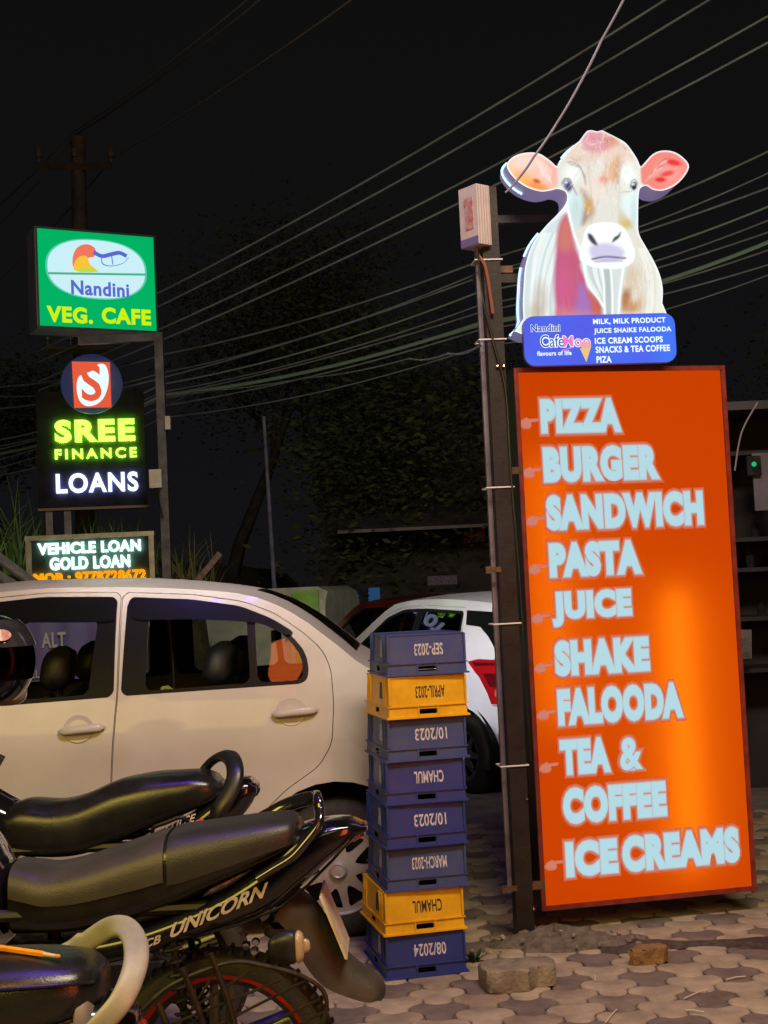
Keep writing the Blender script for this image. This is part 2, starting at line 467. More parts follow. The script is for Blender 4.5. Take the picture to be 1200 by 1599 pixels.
# ------------------------------------------------------------------ sign helper
class Sign:
    def __init__(s, name, label, cat, o, rz, group=None):
        s.t = thing(name, label, cat, o, rz, group); s.o = Vector(o); s.rz = rz
        s.ux = Vector((math.cos(rz), math.sin(rz), 0)); s.n = Vector((-math.sin(rz), math.cos(rz), 0))
    def uv(s, px, py, d=0.0):
        r = ray(px, py); c = Vector((0, 0, CAMH)); k = (s.o + s.n * d - c).dot(s.n) / r.dot(s.n)
        q = c + r * k - s.o
        return (q.dot(s.ux), q.z)
    def poly(s, pts, d=0.0): return [s.uv(a, b, d) for a, b in pts]
    def box4(s, x0, y0, x1, y1, d=0.0):
        """pixel ink box (left, top at left; right, bottom at left) -> u0,u1,v0,v1"""
        a = s.uv(x0, y0, d); b = s.uv(x0, y1, d); c = s.uv(x1, (y0 + y1) / 2, d)
        return (a[0] + b[0]) / 2, c[0], b[1], a[1]
fm = lambda u, v, d: (u, d, v)

# ------------------------------------------------------------------ the orange menu sign
A0 = P(803, 577, 5.9); yaw = math.atan2(.2, .969)
S = Sign('menu_sign', 'tall orange lit sign listing pizza, burger and other snacks in pale blue letters', 'sign', (.604, 5.9, 0), yaw)
U1 = .992; V0, V1 = .100, 2.456; DEP = .15
m_case = mat('sign_case', (.02, .012, .010), .45, .3, nscale=12, namt=.4)
m_edge = mat('sign_trim', (.20, .03, .018), .4, nscale=15, namt=.3)
c = MB()
for a, b in (((-.001, .07, (V0 + V1) / 2), (.012, DEP, V1 - V0)), ((U1, .07, (V0 + V1) / 2), (.012, DEP, V1 - V0))): c.box(a, b)
for z in (V0, V1): c.box((U1 / 2, .07, z), (U1 - .014, DEP - .004, .012))
c.box((U1 / 2, .148, (V0 + V1) / 2), (U1 - .02, .006, V1 - V0 - .02))
c.build('case', m_case, S.t)
c = MB(); w = .020
for z in (V0 + .006, V1 - .006): c.box((U1 / 2, -.009, z), (U1 + .012, .012, w))
for x in (.004, U1 - .004): c.box((x, -.009, (V0 + V1) / 2), (w, .011, V1 - V0 - w))
c.build('frame', m_edge, S.t)
# lit flex face: translucent, tubes behind it
m_flex = D.materials.new('orange_flex'); m_flex.use_nodes = True; t = m_flex.node_tree; t.nodes.clear()
o_ = t.nodes.new('ShaderNodeOutputMaterial'); ad = t.nodes.new('ShaderNodeAddShader'); tl = t.nodes.new('ShaderNodeBsdfTranslucent'); em = t.nodes.new('ShaderNodeEmission')
tl.inputs[0].default_value = (.95, .34, .010, 1); em.inputs[0].default_value = (*lin(204, 66, 2), 1); em.inputs[1].default_value = .93
t.links.new(tl.outputs[0], ad.inputs[0]); t.links.new(em.outputs[0], ad.inputs[1]); t.links.new(ad.outputs[0], o_.inputs[0])
f = MB(); f.add([(0.01, 0, V0 + .008), (U1 - .01, 0, V0 + .008), (U1 - .01, 0, V1 - .008), (0.01, 0, V1 - .008)], [(0, 1, 2, 3)])
f.build('face', m_flex, S.t, smooth=0)
m_tube = emit('fluorescent_tube', (1.0, .74, .5), 4.2)
c = MB()
for u, z0, z1 in ((.70, .22, 1.45),):
    c.tube([(u, .100, z0), (u, .100, z1)], .016, 10)
c.build('tube_lamp', m_tube, S.t)
c = MB()
for u, z0, z1 in ((.12, .9, 2.05),):
    c.tube([(u, .110, z0), (u, .110, z1)], .009, 10)
c.build('tube_lamp', m_tube, S.t)
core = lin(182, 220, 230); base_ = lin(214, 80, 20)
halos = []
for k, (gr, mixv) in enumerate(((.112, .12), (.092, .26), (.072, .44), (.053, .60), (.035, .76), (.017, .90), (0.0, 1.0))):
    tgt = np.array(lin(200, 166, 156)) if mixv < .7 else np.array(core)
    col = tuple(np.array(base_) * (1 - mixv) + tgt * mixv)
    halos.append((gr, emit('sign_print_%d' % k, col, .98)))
rows = [('PIZZA', 118, 342, 118, 210), ('BURGER', 126, 450, 254, 350), ('SANDWICH', 135, 577, 391, 486), ('PASTA', 143, 400, 526, 620),
        ('JUICE', 151, 374, 664, 760), ('SHAKE', 159, 424, 804, 900), ('FALOODA', 167, 519, 941, 1040), ('TEA', 174, 312, 1085, 1180), ('&', 342, 402, 1080, 1168),
        ('COFFEE', 182, 473, 1222, 1320), ('ICE', 190, 334, 1374, 1470), ('CREAMS', 350, 680, 1358, 1456)]
kx = 420 / 763.
layers = [MB() for _ in halos]
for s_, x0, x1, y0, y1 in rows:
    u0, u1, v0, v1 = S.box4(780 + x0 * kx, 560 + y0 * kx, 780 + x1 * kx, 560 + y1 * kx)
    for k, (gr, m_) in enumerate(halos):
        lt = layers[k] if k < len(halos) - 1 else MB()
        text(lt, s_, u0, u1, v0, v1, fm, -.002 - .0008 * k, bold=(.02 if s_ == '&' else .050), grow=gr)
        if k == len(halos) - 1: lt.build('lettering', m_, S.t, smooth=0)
# small pointing hands in front of each row
hand = [(0, .25), (.12, .55), (.40, .72), (.50, .62), (.95, .64), (1.0, .55), (.95, .46), (.60, .44), (.62, .20), (.50, .05), (.20, .05)]
for (s_, x0, x1, y0, y1), hy in zip(rows, (178, 318, 455, 592, 732, 872, 1005, 1155, None, None, 1432, None)):
    if hy is None: continue
    hx = x0 - 58
    a = S.uv(780 + hx * kx, 560 + (hy + 20) * kx); b = S.uv(780 + (hx + 48) * kx, 560 + (hy - 20) * kx)
    for k in (1, 2):
        gq = .10 if k == 1 else 0
        layers[k].prism([(a[0] + (b[0] - a[0]) * (x + (x - .5) * gq * 2), a[1] + (b[1] - a[1]) * (z + (z - .4) * gq * 3)) for x, z in hand], fm, -.002 - .0008 * k, -.0026 - .0008 * k)
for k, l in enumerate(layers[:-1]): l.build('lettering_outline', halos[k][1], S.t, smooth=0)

# ------------------------------------------------------------------ the post
m_post = mat('rusty_painted_steel', (.019, .014, .012), .55, .2, nscale=9, ncol=(.009, .008, .007), bscale=60, bamt=.12, rvar=.12)
t = thing('sign_post', 'dark square steel post carrying the orange sign and the cow sign', 'post', POST, R(7))
ptop = P(760, 296, POST.y).z
MB().box((0, 0, ptop / 2), (.074, .083, ptop)).build('pole', m_post, t, smooth=0)
MB().box((-.048, .028, ptop / 2 + .1), (.020, .024, ptop - .2)).build('conduit', mat('conduit_grey', (.16, .15, .18), .5, .3, nscale=10, namt=.35), t, smooth=0)
m_rb = mat('rust_bracket', (.12, .07, .035), .6, .4, nscale=25, namt=.5)
m_tie = mat('tie_white', (.7, .68, .66), .5)
for py in (890, 1385):
    z = P(770, py, POST.y).z; c = MB(); c.box((-.055, -.045, z), (.05, .006, .022)); c.box((-.085, -.047, z), (.022, .0125, .030)); c.build('bracket', m_rb, t, smooth=0)
for py in (1385, 735, 420):
    z = P(800, py, POST.y).z; MB().box((.07, .0, z), (.055, .03, .03)).build('bracket', m_rb, t, smooth=0)
z = P(800, 318, POST.y).z; MB().box((.34, .235, z), (.70, .03, .035)).box((0, .13, z), (.03, .18, .03)).build('cross_arm', m_post, t, smooth=0)
z = P(790, 415, POST.y).z; MB().box((.18, .235, z), (.42, .03, .04)).box((0, .13, z), (.03, .18, .03)).build('cross_arm', m_post, t, smooth=0)
for py in (408, 532, 762, 974, 1195):
    z = P(785, py, POST.y).z; MB().tube([(x, y, z + .004 * x) for x, y in ((-.074, -.046), (.046, -.046), (.046, .05), (-.074, .05))], .0035, 6, closed=True).build('cable_tie', m_tie, t)
for py, xx in ((575, .0), (575, .028), (1246, .03), (1418, .035)):
    z = P(785, py, POST.y).z; MB().lathe([(0, 0), (.006, 0), (.006, -.012), (0, -.014)], (xx, -.0425, z), 'Y', 10).build('bolt', m_chrome, t)
c = MB(); zt = P(745, 395, POST.y).z
c.tube(smoothpts([(-.06, -.052, zt), (-.05, -.055, zt - .2), (-.01, -.056, zt - .42), (.03, -.056, zt - .62), (.035, -.055, zt - 1.0), (.05, -.054, zt - 1.5), (.055, -.054, zt - 2.2)], 6), .0045, 6)
c.build('cable', m_black, t)

# white control box on the post head
B = P(742, 345, POST.y - .02)
t = thing('junction_box', 'small pale metal box with red print fixed to the post top', 'control box', (B.x, B.y - .02, B.z - .12), R(-52))
m_box = mat('box_cream', (.55, .50, .48), .5, nscale=8, namt=.15)
MB().box((0, 0, .13), (.115, .075, .26)).build('casing', m_box, t, smooth=0)
c = MB()
for k in range(5): c.box((.0585, -.03 + .015 * k, .13), (.003, .004, .25))
c.build('rib', mat('box_rib', (.42, .34, .30), .5), t, smooth=0)
c = MB(); c.box((.005, -.0385, .14), (.05, .002, .14)); c.box((-.01, -.0385, .19), (.03, .0025, .03)); c.build('label', mat('red_print', (.40, .09, .08), .6, nscale=30, ncol=(.5, .4, .38)), t, smooth=0)
MB().box((0, -.0385, .018), (.113, .002, .035)).build('label', mat('violet_print', (.16, .14, .30), .5), t, smooth=0)
MB().tube(smoothpts([(.0, 0, .004), (.01, .0, -.04), (.03, .02, -.10), (.05, .03, -.3)], 5), .008, 8).build('cable', mat('cable_brown', (.2, .07, .03), .5), t)

# ------------------------------------------------------------------ the cow sign
KC = 320 / 1200.
def cpx(x, y): return (780 + x * KC, 180 + y * KC)
C0 = P(818, 573, 5.84)
S2 = Sign('cow_sign', 'lit cut-out picture of a cow head above a blue plaque, standing on the orange sign', 'sign', (C0.x, 5.84, V1 + .012), R(6))
ozl = V1 + .012
class _S(Sign): pass
def uv2(x, y, d=0.0):
    u, v = S2.uv(*cpx(x, y), d); return (u, v)
cow = [(152, 1290), (142, 1190), (138, 1100), (143, 1000), (150, 900), (175, 800), (215, 720), (280, 640), (340, 580), (385, 525), (398, 480), (385, 445), (340, 430), (300, 440), (240, 445), (160, 420), (90, 370), (45, 305), (58, 262), (110, 228), (180, 216), (240, 225), (300, 265), (338, 298), (352, 268), (395, 220), (430, 180), (470, 148), (510, 95), (540, 86), (575, 93), (603, 87), (640, 105), (690, 130), (740, 160), (780, 210), (810, 258), (828, 298), (850, 280), (900, 226), (960, 205), (1030, 215), (1090, 258), (1112, 302), (1082, 360), (1030, 410), (960, 440), (900, 435), (862, 412), (828, 425), (818, 460), (815, 520), (814, 600), (818, 690), (860, 770), (905, 850), (940, 930), (958, 1010), (956, 1100), (946, 1290)]
cow_s = smoothpts(cow, 3, True)
# --- the printed picture, worked out as colours for the vertices of the face
class Paint:
    def __init__(s, w, h, k):
        s.k = k; yy, xx = np.mgrid[0:h, 0:w]; s.X = (xx + .5) * k; s.Y = (yy + .5) * k
        s.I = np.zeros((h, w, 3)); s.sh = (h, w)
    def lay(s, a, c): a = np.clip(a, 0, 1)[..., None]; s.I = s.I * (1 - a) + np.array(lin(*c)) * a
    def seg(s, pts, closed=False):
        d = np.full(s.sh, 1e9); n = len(pts)
        for i in range(n if closed else n - 1):
            a = np.array(pts[i], float); b = np.array(pts[(i + 1) % n], float); ab = b - a; L = (ab ** 2).sum() + 1e-9
            t = np.clip(((s.X - a[0]) * ab[0] + (s.Y - a[1]) * ab[1]) / L, 0, 1)
            d = np.minimum(d, np.hypot(s.X - a[0] - t * ab[0], s.Y - a[1] - t * ab[1]))
        return d
    def poly(s, pts, c, blur=12, al=1.0, sm=True):
        if sm: pts = smoothpts(pts, 4, True)
        d = s.seg(pts, True); ins = inside(np.stack([s.X.ravel(), s.Y.ravel()], 1), pts).reshape(s.sh)
        d = np.where(ins, d, -d); s.lay(al * np.clip(d / (2 * blur) + .5, 0, 1), c)
    def stroke(s, pts, w, c, blur=6, al=1.0):
        d = s.seg(smoothpts(pts, 5)); s.lay(al * np.clip((w / 2 + blur / 2 - d) / blur, 0, 1), c)
    def blob(s, cx, cy, rx, ry, c, al=1.0, rot=0, soft=1.0):
        a = R(rot); x = (s.X - cx) * math.cos(a) + (s.Y - cy) * math.sin(a); y = -(s.X - cx) * math.sin(a) + (s.Y - cy) * math.cos(a)
        q = np.sqrt((x / rx) ** 2 + (y / ry) ** 2); s.lay(al * np.clip((1 + soft * .5 - q) / max(soft, .02), 0, 1), c)
p = Paint(600, 660, 2.0); p.lay(np.ones(p.sh), (226, 236, 234))
rs = random.Random(3)
# body
p.poly([(140, 1300), (140, 1000), (160, 850), (230, 710), (350, 590), (400, 640), (440, 900), (420, 1300)], (204, 220, 220), 20)
for i in range(16):
    x = 165 + i * 12; p.stroke([(x, 1220), (x + rs.uniform(-6, 14), 1000), (x + 30 + i * 2, 820), (x + 75 + i * 3, 690)], rs.uniform(5, 13), rs.choice([(246, 250, 248), (188, 202, 204), (206, 214, 206), (240, 246, 244)]), 10, .75)
p.blob(240, 1090, 45, 110, (184, 160, 134), .55); p.blob(210, 1160, 40, 60, (180, 150, 120), .5)
p.poly([(352, 640), (395, 575), (420, 640), (445, 760), (480, 850), (505, 940), (520, 1010), (560, 1070), (610, 1130), (612, 1300), (345, 1300), (330, 1120), (322, 980), (330, 800)], (188, 92, 128), 14)
p.poly([(355, 660), (395, 580), (425, 660), (440, 760), (400, 800), (350, 770)], (204, 122, 104), 26, .8)
p.blob(380, 1010, 50, 140, (204, 96, 138), .6); p.blob(430, 870, 40, 80, (196, 92, 118), .5)
p.poly([(478, 980), (520, 1060), (540, 1190), (440, 1190), (455, 1080)], (150, 120, 196), 22, .75)
p.poly([(520, 1020), (600, 1090), (612, 1210), (560, 1210), (540, 1110)], (190, 102, 84), 16, .9)
p.poly([(345, 1130), (470, 1150), (600, 1180), (600, 1260), (345, 1260)], (206, 140, 150), 30, .6)
p.poly([(700, 860), (815, 690), (900, 850), (955, 1010), (950, 1300), (690, 1300)], (222, 216, 200), 20)
p.blob(770, 960, 50, 80, (206, 186, 160), .7); p.blob(735, 1075, 34, 62, (166, 96, 40), .85, 18, .9); p.blob(775, 1120, 60, 36, (188, 128, 62), .8, -12, 1); p.blob(840, 1090, 40, 50, (206, 180, 150), .6)
for i in range(9):
    x = 830 + i * 14; p.stroke([(x - 40, 780), (x + 5, 900), (x + 15, 1020), (x + 4, 1200)], rs.uniform(5, 11), rs.choice([(244, 250, 248), (214, 220, 214), (236, 242, 236)]), 10, .7)
# dewlap
p.poly([(490, 850), (735, 850), (720, 1000), (700, 1200), (612, 1200), (600, 1060), (520, 970)], (208, 218, 216), 14)
for i in range(7): p.stroke([(505 + i * 14, 870), (530 + i * 12, 960), (580 + i * 6, 1040), (612 + i * 2, 1110)], 7, rs.choice([(246, 252, 250), (178, 192, 192), (236, 244, 242)]), 8, .8)
p.poly([(606, 905), (660, 905), (668, 1200), (612, 1200)], (172, 184, 182), 10, .9)
for xs_ in ((600, 612, 616, 622), (652, 660, 664, 664), (730, 715, 704, 696)): p.stroke([(xs_[0], 880), (xs_[1], 980), (xs_[2], 1090), (xs_[3], 1210)], 12, (248, 254, 252), 9)
p.stroke([(495, 870), (520, 985), (580, 1070), (610, 1120)], 12, (246, 254, 252), 9)
# ears
p.poly([(45, 305), (58, 262), (110, 228), (180, 216), (240, 225), (300, 265), (345, 310), (345, 420), (300, 440), (240, 445), (160, 420), (90, 370)], (240, 196, 176), 8)
p.blob(150, 385, 110, 45, (246, 178, 92), .85, 24); p.blob(230, 420, 70, 26, (240, 140, 70), .8, 15); p.blob(70, 290, 40, 40, (248, 206, 160), .7); p.blob(220, 384, 22, 12, (206, 60, 50), .9, 20); p.blob(310, 330, 40, 80, (236, 170, 160), .7); p.blob(150, 270, 70, 40, (246, 216, 206), .7)
for i in range(12): p.stroke([(210 + i * 9, 250 + i * 6), (235 + i * 6, 300 + i * 5), (250 + i * 5, 350 + i * 4)], 4, (252, 234, 226), 5, .6)
p.stroke([(45, 305), (90, 370), (160, 420), (240, 445), (300, 440)], 10, (255, 246, 232), 8)
p.poly([(828, 298), (850, 280), (900, 226), (960, 205), (1030, 215), (1090, 258), (1112, 302), (1082, 360), (1030, 410), (960, 440), (900, 435), (850, 412), (830, 380)], (234, 134, 122), 8)
p.blob(1000, 330, 80, 70, (240, 160, 150), .7); p.blob(1020, 275, 48, 18, (226, 50, 50), .95, 12, .8); p.blob(985, 340, 40, 15, (228, 64, 60), .9, -14, .8); p.blob(945, 376, 32, 15, (222, 40, 44), .95, 0, .8)
for i in range(16): p.stroke([(842 + i * 6, 400 - i * 7), (890 + i * 5, 370 - i * 8), (930 + i * 5, 345 - i * 7)], 4, rs.choice([(250, 212, 204), (214, 110, 100)]), 5, .6)
p.stroke([(850, 280), (900, 226), (960, 205), (1030, 215), (1090, 258), (1112, 302), (1082, 360), (1030, 410), (960, 440)], 10, (255, 232, 226), 8)
# head
head = [(345, 300), (395, 220), (430, 180), (470, 148), (510, 95), (540, 86), (603, 87), (690, 130), (740, 160), (780, 210), (812, 260), (822, 330), (826, 430), (815, 600), (812, 690), (790, 780), (780, 850), (700, 890), (600, 890), (490, 850), (475, 790), (440, 700), (405, 560), (385, 445), (350, 420)]
p.poly(head, (222, 220, 210), 6)
p.poly([(400, 230), (500, 110), (600, 90), (700, 140), (800, 240), (780, 300), (600, 260), (440, 290)], (226, 202, 186), 26, .9)
p.poly([(490, 120), (540, 84), (603, 86), (650, 110), (640, 200), (560, 215), (500, 190)], (218, 150, 162), 16, .9); p.blob(660, 150, 40, 34, (214, 134, 96), .7)
for i in range(26):
    x = 420 + i * 15; y = 240 - 120 * math.sin(3.14 * i / 26) + rs.uniform(-20, 30)
    p.stroke([(x, y), (x + rs.uniform(8, 30), y + 18), (x + rs.uniform(30, 60), y + 12)], 4, rs.choice([(150, 106, 100), (250, 232, 220), (196, 156, 146)]), 5, .55)
for i in range(18):
    x = 520 + rs.uniform(0, 180); y = rs.uniform(180, 420); p.stroke([(x, y), (x + rs.uniform(-14, 14), y + 34), (x + rs.uniform(-20, 20), y + 66)], 5, rs.choice([(250, 244, 232), (208, 180, 158), (226, 204, 188)]), 6, .55)
p.poly([(640, 280), (700, 230), (710, 300), (690, 380), (600, 410), (585, 380)], (224, 170, 124), 18, .75); p.blob(608, 376, 22, 18, (222, 96, 44), .9, 0, 1); p.blob(690, 320, 18, 60, (212, 150, 100), .7)
p.blob(560, 420, 70, 90, (236, 216, 206), .6)
p.poly([(480, 430), (530, 480), (560, 560), (520, 620), (470, 640), (480, 560)], (176, 142, 116), 18, .8); p.blob(522, 530, 26, 40, (206, 160, 84), .9, 0, 1); p.blob(490, 590, 20, 46, (150, 120, 106), .7)
p.blob(745, 632, 40, 28, (204, 178, 84), .85, 20, 1); p.blob(720, 600, 22, 40, (206, 192, 150), .6)
p.poly([(395, 450), (480, 470), (490, 560), (470, 640), (430, 620)], (214, 236, 238), 18, .9); p.poly([(725, 470), (812, 450), (812, 650), (770, 600), (720, 540)], (220, 240, 240), 18, .9)
p.blob(430, 340, 50, 50, (240, 246, 240), .9); p.blob(760, 350, 50, 80, (240, 246, 242), .9)
for k in range(3): p.stroke([(400 + k * 10, 270 + k * 10), (460 + k * 8, 285 + k * 12), (500, 350 + k * 14), (505, 390 + k * 8)], 5, (150, 134, 126), 6, .75)
for k in range(3): p.stroke([(730 - k * 14, 270), (705 - k * 10, 330), (700 - k * 6, 400)], 6, (176, 158, 150), 7, .6)
p.blob(402, 410, 24, 36, (110, 104, 150), 1, -12, .7); p.blob(408, 420, 14, 20, (60, 54, 96), .9, 0, .6); p.stroke([(368, 400), (385, 370), (415, 375), (432, 420), (455, 465)], 6, (110, 100, 130), 6); p.blob(392, 392, 7, 8, (226, 230, 250), 1, 0, .5)
p.blob(790, 412, 17, 26, (64, 70, 100), 1, 6, .4); p.blob(793, 416, 9, 14, (26, 26, 46), 1, 0, .5); p.blob(784, 402, 6, 7, (240, 246, 255), 1, 0, .4); p.stroke([(768, 420), (775, 385), (795, 375), (812, 400)], 5, (120, 120, 136), 5); p.stroke([(720, 450), (750, 446), (775, 444)], 5, (150, 140, 140), 6, .7)
for i in range(150):
    a_ = rs.uniform(0, 6.28); rr_ = rs.uniform(0, 1) ** .5; x = 600 + 190 * rr_ * math.cos(a_); y = 330 + 250 * rr_ * math.sin(a_)
    dx = (x - 600) * .10 + rs.uniform(-8, 8); L = rs.uniform(22, 46)
    p.stroke([(x, y), (x + dx * .5, y + L * .5), (x + dx, y + L)], rs.uniform(2, 4), rs.choice([(250, 248, 240), (196, 176, 160), (172, 148, 134), (240, 226, 212), (255, 255, 250)]), 4, .45)
for i in range(26):
    x = rs.uniform(345, 600); y = rs.uniform(650, 1120); p.stroke([(x, y), (x + rs.uniform(-6, 10), y + 40), (x + rs.uniform(-6, 16), y + 84)], 4, rs.choice([(214, 120, 150), (160, 70, 104), (200, 104, 128)]), 5, .30) if x < 360 + (y - 600) * .45 else None
for i in range(24):
    x = rs.uniform(740, 900); y = rs.uniform(820, 1100); p.stroke([(x, y), (x + rs.uniform(-10, 10), y + 34), (x + rs.uniform(-14, 14), y + 70)], 4, rs.choice([(246, 244, 234), (196, 172, 142), (226, 214, 196)]), 5, .45)
p.stroke([(520, 300), (535, 420), (545, 520), (540, 640)], 10, (196, 176, 160), 14, .5); p.stroke([(700, 300), (705, 420), (700, 520), (712, 620)], 10, (206, 190, 172), 14, .5)
p.blob(450, 560, 30, 90, (178, 196, 200), .5); p.blob(790, 570, 20, 90, (186, 206, 210), .5)
# muzzle
p.poly([(505, 690), (540, 645), (640, 632), (715, 655), (760, 720), (785, 800), (770, 860), (700, 892), (600, 892), (490, 850), (478, 790)], (244, 250, 250), 8)
p.poly([(530, 770), (620, 745), (700, 765), (735, 800), (700, 850), (560, 850)], (196, 190, 222), 16, .9)
p.poly([(520, 690), (545, 700), (570, 740), (575, 762), (545, 750), (522, 720)], (72, 64, 84), 6); p.poly([(712, 680), (706, 712), (680, 735), (662, 742), (672, 715), (695, 700)], (72, 66, 84), 6)
p.stroke([(545, 842), (600, 830), (650, 828), (710, 834), (740, 836)], 10, (96, 86, 112), 8); p.stroke([(560, 856), (650, 850), (720, 852)], 12, (168, 160, 190), 10, .7)
p.blob(620, 670, 60, 20, (255, 255, 255), .8)
# bright outlines
p.stroke([(385, 445), (405, 560), (440, 700), (475, 790), (485, 850), (560, 882), (640, 890), (720, 886), (780, 850), (790, 780)], 12, (240, 254, 255), 10)
p.stroke([(500, 700), (540, 645), (640, 632), (715, 655), (760, 720), (785, 800)], 10, (248, 255, 255), 9)
d = p.seg(cow_s, True); p.lay(.85 * np.clip((11 - d) / 9, 0, 1), (246, 252, 255))
p.I = np.clip(p.I, 0, 1)
vs, tr = tri_poly([(x, y) for x, y in cow_s], [], 6.5)
xi = np.array(vs)
def samp(x, y):
    fx = np.clip(x / p.k - .5, 0, p.sh[1] - 1.01); fy = np.clip(y / p.k - .5, 0, p.sh[0] - 1.01); ix = fx.astype(int); iy = fy.astype(int); ax = (fx - ix)[:, None]; ay = (fy - iy)[:, None]
    return (p.I[iy, ix] * (1 - ax) + p.I[iy, ix + 1] * ax) * (1 - ay) + (p.I[iy + 1, ix] * (1 - ax) + p.I[iy + 1, ix + 1] * ax) * ay
cols = samp(xi[:, 0], xi[:, 1])
loc = []
for x, y in vs:
    u, v = uv2(x, y); loc.append((u, 0.0, v - 0.0))
mb = MB(); mb.add(loc, tr); fo = mb.build('picture_face', vcol_emit('cow_print', 1.14), S2.t, smooth=0)
ca_ = fo.data.color_attributes.new('print', 'FLOAT_COLOR', 'POINT')
ca_.data.foreach_set('color', np.concatenate([cols, np.ones((len(cols), 1))], 1).ravel())
outl = [uv2(x, y) for x, y in cow_s]
DC = .16
mb = MB(); n = len(outl)
mb.add([(u, .004, v) for u, v in outl] + [(u, DC, v) for u, v in outl], [(i, (i + 1) % n, n + (i + 1) % n, n + i) for i in range(n)])
mb.build('side_wall', mat('lavender_return', (.34, .30, .44), .45, emis=lin(104, 96, 134), estr=.8), S2.t, smooth=50)
mb = MB(); v_, t_ = tri_poly(outl); mb.add([(u, DC, v) for u, v in v_], t_); mb.build('back_panel', mat('back_grey', (.12, .11, .16), .6), S2.t, smooth=0)
m_led = emit('led_strip', lin(170, 215, 255), 2.2)
cen = np.mean(outl, axis=0)
def led(i0, i1, dd=.085, off=.006):
    pts = []
    for i in range(i0, i1):
        a = np.array(outl[i - 1]); b = np.array(outl[(i + 1) % n]); tdir = b - a; nr = np.array([-tdir[1], tdir[0]]); nr /= np.linalg.norm(nr)
        if np.dot(nr, np.array(outl[i]) - cen) < 0: nr = -nr
        q = np.array(outl[i]) + nr * off; pts.append((q[0], dd, q[1]))
    return pts
for i0, i1 in ((1, 14), (15, 21), (45, 56), (75, 82), (111, 117)): MB().tube(led(i0, i1), .005, 6).build('led_strip', m_led, S2.t)
# blue plaque
def uvp(px, py, d=-.03): return S2.uv(px, py, d)
a = uvp(816, 571); b = uvp(1057, 488)
bl = uvp(820, 572); br = uvp(1057, 566); tl_ = uvp(816, 497); tr_ = uvp(1055, 488)
x0, x1 = (bl[0] + tl_[0]) / 2, (br[0] + tr_[0]) / 2; z0, z1 = (bl[1] + br[1]) / 2, (tl_[1] + tr_[1]) / 2 + .004
pl = rrect(x0, z0, x1, z1, .05)
mb = MB(); mb.prism(pl, fm, -.03, -.004); mb.build('plaque_side', mat('plaque_blue', (.06, .06, .35), .4), S2.t, smooth=0)
m_pl = D.materials.new('plaque_lit'); m_pl.use_nodes = True; t = m_pl.node_tree; t.nodes.clear()
o_ = t.nodes.new('ShaderNodeOutputMaterial'); em = t.nodes.new('ShaderNodeEmission'); tcx = t.nodes.new('ShaderNodeTexCoord'); nz = t.nodes.new('ShaderNodeTexNoise'); nz.inputs['Scale'].default_value = 2.2; rp = t.nodes.new('ShaderNodeValToRGB')
rp.color_ramp.elements[0].position = .35; rp.color_ramp.elements[1].position = .65; rp.color_ramp.elements[0].color = (*lin(92, 84, 226), 1); rp.color_ramp.elements[1].color = (*lin(70, 120, 250), 1)
t.links.new(tcx.outputs['Object'], nz.inputs[0]); t.links.new(nz.outputs[0], rp.inputs[0]); t.links.new(rp.outputs[0], em.inputs[0]); em.inputs[1].default_value = 1.0; t.links.new(em.outputs[0], o_.inputs[0])
mb = MB(); v_, t_ = tri_poly(rrect(x0 + .002, z0 + .002, x1 - .002, z1 - .002, .048)); mb.add([(u, -.0315, v) for u, v in v_], t_); mb.build('plaque', m_pl, S2.t, smooth=0)
k5 = 270 / 1200.
def b5(xa, ya, xb, yb): 
    u0, v1 = uvp(800 + xa * k5, 480 + ya * k5); _, v0 = uvp(800 + xa * k5, 480 + yb * k5); u1, _ = uvp(800 + xb * k5, 480 + (ya + yb) / 2 * k5)
    return u0, u1, v0, v1
m_pt = emit('plaque_white', lin(236, 250, 252), 1.1); m_pd = emit('plaque_darkblue', lin(56, 70, 160), 1.0); m_pk = emit('plaque_pink', lin(236, 120, 190), 1.1)
mb = MB()
for s_, q in (('MILK, MILK PRODUCT', (560, 80, 1066, 124)), ('JUICE SHAIKE FALOODA', (566, 146, 1106, 190)), ('ICE CREAM SCOOPS', (572, 212, 1046, 255)), ('SNACKS & TEA COFFEE', (578, 272, 1096, 318)), ('PIZA', (584, 340, 690, 386))):
    text(mb, s_, *b5(*q), fm, -.034, bold=.035)
text(mb, 'flavours of life', *b5(172, 305, 412, 338), fm, -.034, bold=.03)
text(mb, 'Nandini', *b5(130, 122, 332, 170), fm, -.034, bold=.02, grow=.045)
text(mb, 'Cafe', *b5(195, 195, 358, 278), fm, -.034, bold=.02, grow=.05)
text(mb, 'Moo', *b5(352, 200, 540, 275), fm, -.034, bold=.02, grow=.05)
ic = [(470, 285), (548, 268), (515, 380)]
mb.build('plaque_lettering', m_pt, S2.t, smooth=0)
mb = MB(); text(mb, 'Nandini', *b5(130, 122, 332, 170), fm, -.0355, bold=.02); mb.build('plaque_lettering', m_pd, S2.t, smooth=0)
mb = MB(); text(mb, 'Cafe', *b5(195, 195, 358, 278), fm, -.0355, bold=.0); mb.build('plaque_lettering', m_pd, S2.t, smooth=0)
mb = MB(); text(mb, 'Moo', *b5(352, 200, 540, 275), fm, -.0355, bold=.01)
mb.tube([(*[q for q in (uvp(800 + x * k5, 480 + y * k5)[0], -.0355, uvp(800 + x * k5, 480 + y * k5)[1])],) for x, y in ((350, 210), (380, 215), (405, 260), (412, 280), (345, 300))], .0025, 5); mb.build('plaque_lettering', m_pk, S2.t, smooth=0)
mb = MB(); mb.prism([uvp(800 + x * k5, 480 + y * k5) for x, y in ic], fm, -.0355, -.034); mb.build('plaque_emblem', emit('cone_tan', lin(236, 200, 130), 1.0), S2.t, smooth=0)
